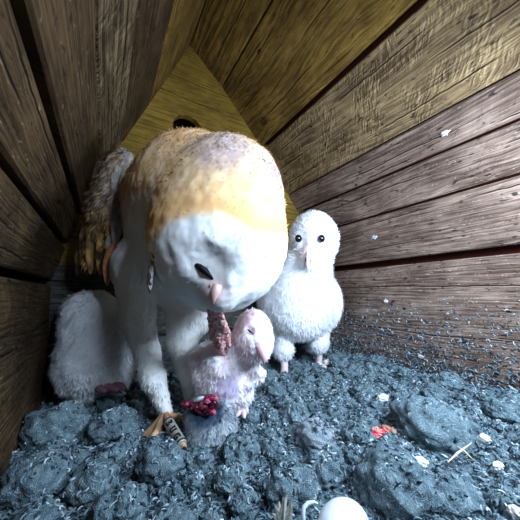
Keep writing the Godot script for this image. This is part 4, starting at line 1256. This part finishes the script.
func _ready() -> void:
	rng.seed = 7
	fine.seed = 3
	fine.noise_type = FastNoiseLite.TYPE_SIMPLEX_SMOOTH
	fine.fractal_type = FastNoiseLite.FRACTAL_NONE
	fine.frequency = 1.0
	soft.seed = 5
	soft.noise_type = FastNoiseLite.TYPE_SIMPLEX_SMOOTH
	soft.fractal_octaves = 2
	soft.frequency = 1.0
	# camera
	var cam := Camera3D.new()
	cam.name = "camera"
	cam.fov = 90.0
	cam.near = 0.005
	cam.far = 10.0
	cam.position = Vector3(0, 0.11, 0)
	cam.rotation = Vector3(deg_to_rad(7.67), deg_to_rad(-30.9), 0)
	add_child(cam)
	cam.current = true
	# night outside the closed box
	var we := WorldEnvironment.new()
	we.name = "world"
	var env := Environment.new()
	env.background_mode = Environment.BG_COLOR
	env.background_color = Color(0.004, 0.005, 0.006)
	env.tonemap_mode = Environment.TONE_MAPPER_LINEAR
	env.tonemap_exposure = 1.0
	env.sdfgi_enabled = true
	env.ssao_enabled = true
	env.ssil_enabled = true
	we.environment = env
	add_child(we)
	# the camera's lamp and an added fill for the owl's shaded left side
	for q in LAMPS:
		var panel := AreaLight3D.new()
		panel.name = numbered("lamp_light")
		panel.area_size = q[1]
		panel.light_color = srgb(208, 229, 255)
		panel.light_energy = q[3]
		panel.area_range = 3.0
		panel.area_attenuation = 2.0
		panel.shadow_enabled = true
		panel.position = q[0] + Vector3(0, 0, -0.004)
		panel.rotation_degrees = q[2]
		add_child(panel)

	# wood
	var t0 := Time.get_ticks_msec()
	var L := FRONT - BACK
	var ye := srgb(166, 132, 64)
	var yl := srgb(78, 58, 24)
	var be := srgb(172, 146, 104)
	var bl := srgb(84, 66, 46)
	var me := srgb(158, 136, 120)
	var ml := srgb(74, 57, 48)
	var right := [
		wood(11, 512, 128, L, 0.075, yl, ye, 120.0, 0.006, [], 0.1, 0.5, 0.08),
		wood(12, 640, 192, L, 0.117, yl, ye, 110.0, 0.010, [Vector3(0.038, 0.090, 0.0085), Vector3(0.10, 0.02, 0.004)], 0.1, 0.5, 0.08),
		wood(13, 768, 192, L, 0.096, bl, be, 120.0, 0.006, [Vector3(0.02, 0.06, 0.003)], 0.9, 0.9, 0.12),
		wood(14, 1024, 96, L, 0.039, ml, me, 190.0, 0.004, [], 0.15, 1.0, 0.10),
		wood(15, 1024, 112, L, 0.047, ml, me, 150.0, 0.012, [Vector3(0.14, 0.026, 0.003)], 0.15, 1.0, 0.10),
		wood(16, 1024, 160, L, 0.071, ml, me, 170.0, 0.005, [], 0.1, 1.0, 0.10),
		wood(17, 1024, 448, L, 0.181, ml, me, 210.0, 0.003, [], 0.15, 1.2, 0.12)]
	var le := srgb(102, 80, 52)
	var ll := srgb(42, 30, 18)
	var left := [
		wood(21, 512, 192, L, 0.136, yl, ye, 120.0, 0.006, [], 0.3, 0.7, 0.08),
		wood(22, 512, 128, L, 0.078, ll, le, 130.0, 0.006, [Vector3(0.15, 0.04, 0.003)], 0.2, 0.7, 0.08),
		wood(23, 512, 96, L, 0.055, ll, srgb(140, 122, 90), 150.0, 0.004, [], 0.9, 0.9, 0.12),
		wood(24, 640, 112, L, 0.060, ll, le, 200.0, 0.002, [], 0.15, 0.7, 0.08),
		wood(25, 640, 80, L, 0.037, ll, le, 200.0, 0.012, [Vector3(0.12, 0.02, 0.004)], 0.1, 0.8, 0.08),
		wood(26, 768, 96, L, 0.046, ll, le, 220.0, 0.010, [], 0.2, 0.7, 0.08),
		wood(27, 768, 320, L, 0.149, ll, le, 170.0, 0.004, [], 0.6, 1.0, 0.12)]
	var ply := wood(31, 512, 640, 0.46, 0.58, srgb(92, 72, 24), srgb(152, 122, 48), 150.0, 0.006, [], 0.0, 0.15, 0.06)
	var tar := plain(srgb(58, 28, 20), 0.9, 0.1)
	var rear := wood(32, 384, 128, 0.57, 0.45, ll, le, 60.0, 0.01, [], 0.1, 0.5, 0.05)
	side_wall("wall_right", RIGHT, -1.0, [0.0, 0.0022, 0.0065, 0.0018, 0.0022, 0.0026, 0.0085, 0.0], right, tar, "right side of the box, long weathered boards leaning inwards")
	side_wall("wall_left", LEFT, 1.0, [0.0, 0.0014, 0.0010, 0.0008, 0.0075, 0.0045, 0.0055, 0.0], left, tar, "left side of the box, dark brown boards leaning inwards")
	back_wall(ply, tar, wood(33, 512, 96, 0.42, 0.085, srgb(34, 36, 36), srgb(84, 88, 86), 150.0, 0.005, [], 0.3, 1.0, 0.1), wood(34, 512, 96, 0.42, 0.085, srgb(36, 36, 34), srgb(90, 90, 82), 150.0, 0.005, [], 0.3, 1.0, 0.1))  # low end-wall boards coloured dark in place of shade
	front_wall(rear)
	print("wood ", Time.get_ticks_msec() - t0)
	var g1 := grit(41, srgb(56, 78, 86), srgb(206, 224, 226), 0.12)
	var g2 := grit(42, srgb(50, 70, 78), srgb(194, 214, 218), 0.12)
	var g3 := grit(43, srgb(98, 114, 124), srgb(232, 238, 238), 0.12)
	make_floor(g2)
	make_adult()
	print("adult ", Time.get_ticks_msec() - t0)
	make_owlet()
	make_hidden_owlet()
	make_nestling()
	make_prey()
	make_scraps()
	print("bodies ", Time.get_ticks_msec() - t0)
	var tops := make_pellets([g1, g2, g3])
	make_litter(tops)
	make_bits()
	for q in LAMPS: make_lamp(q)
	print("all ", Time.get_ticks_msec() - t0)
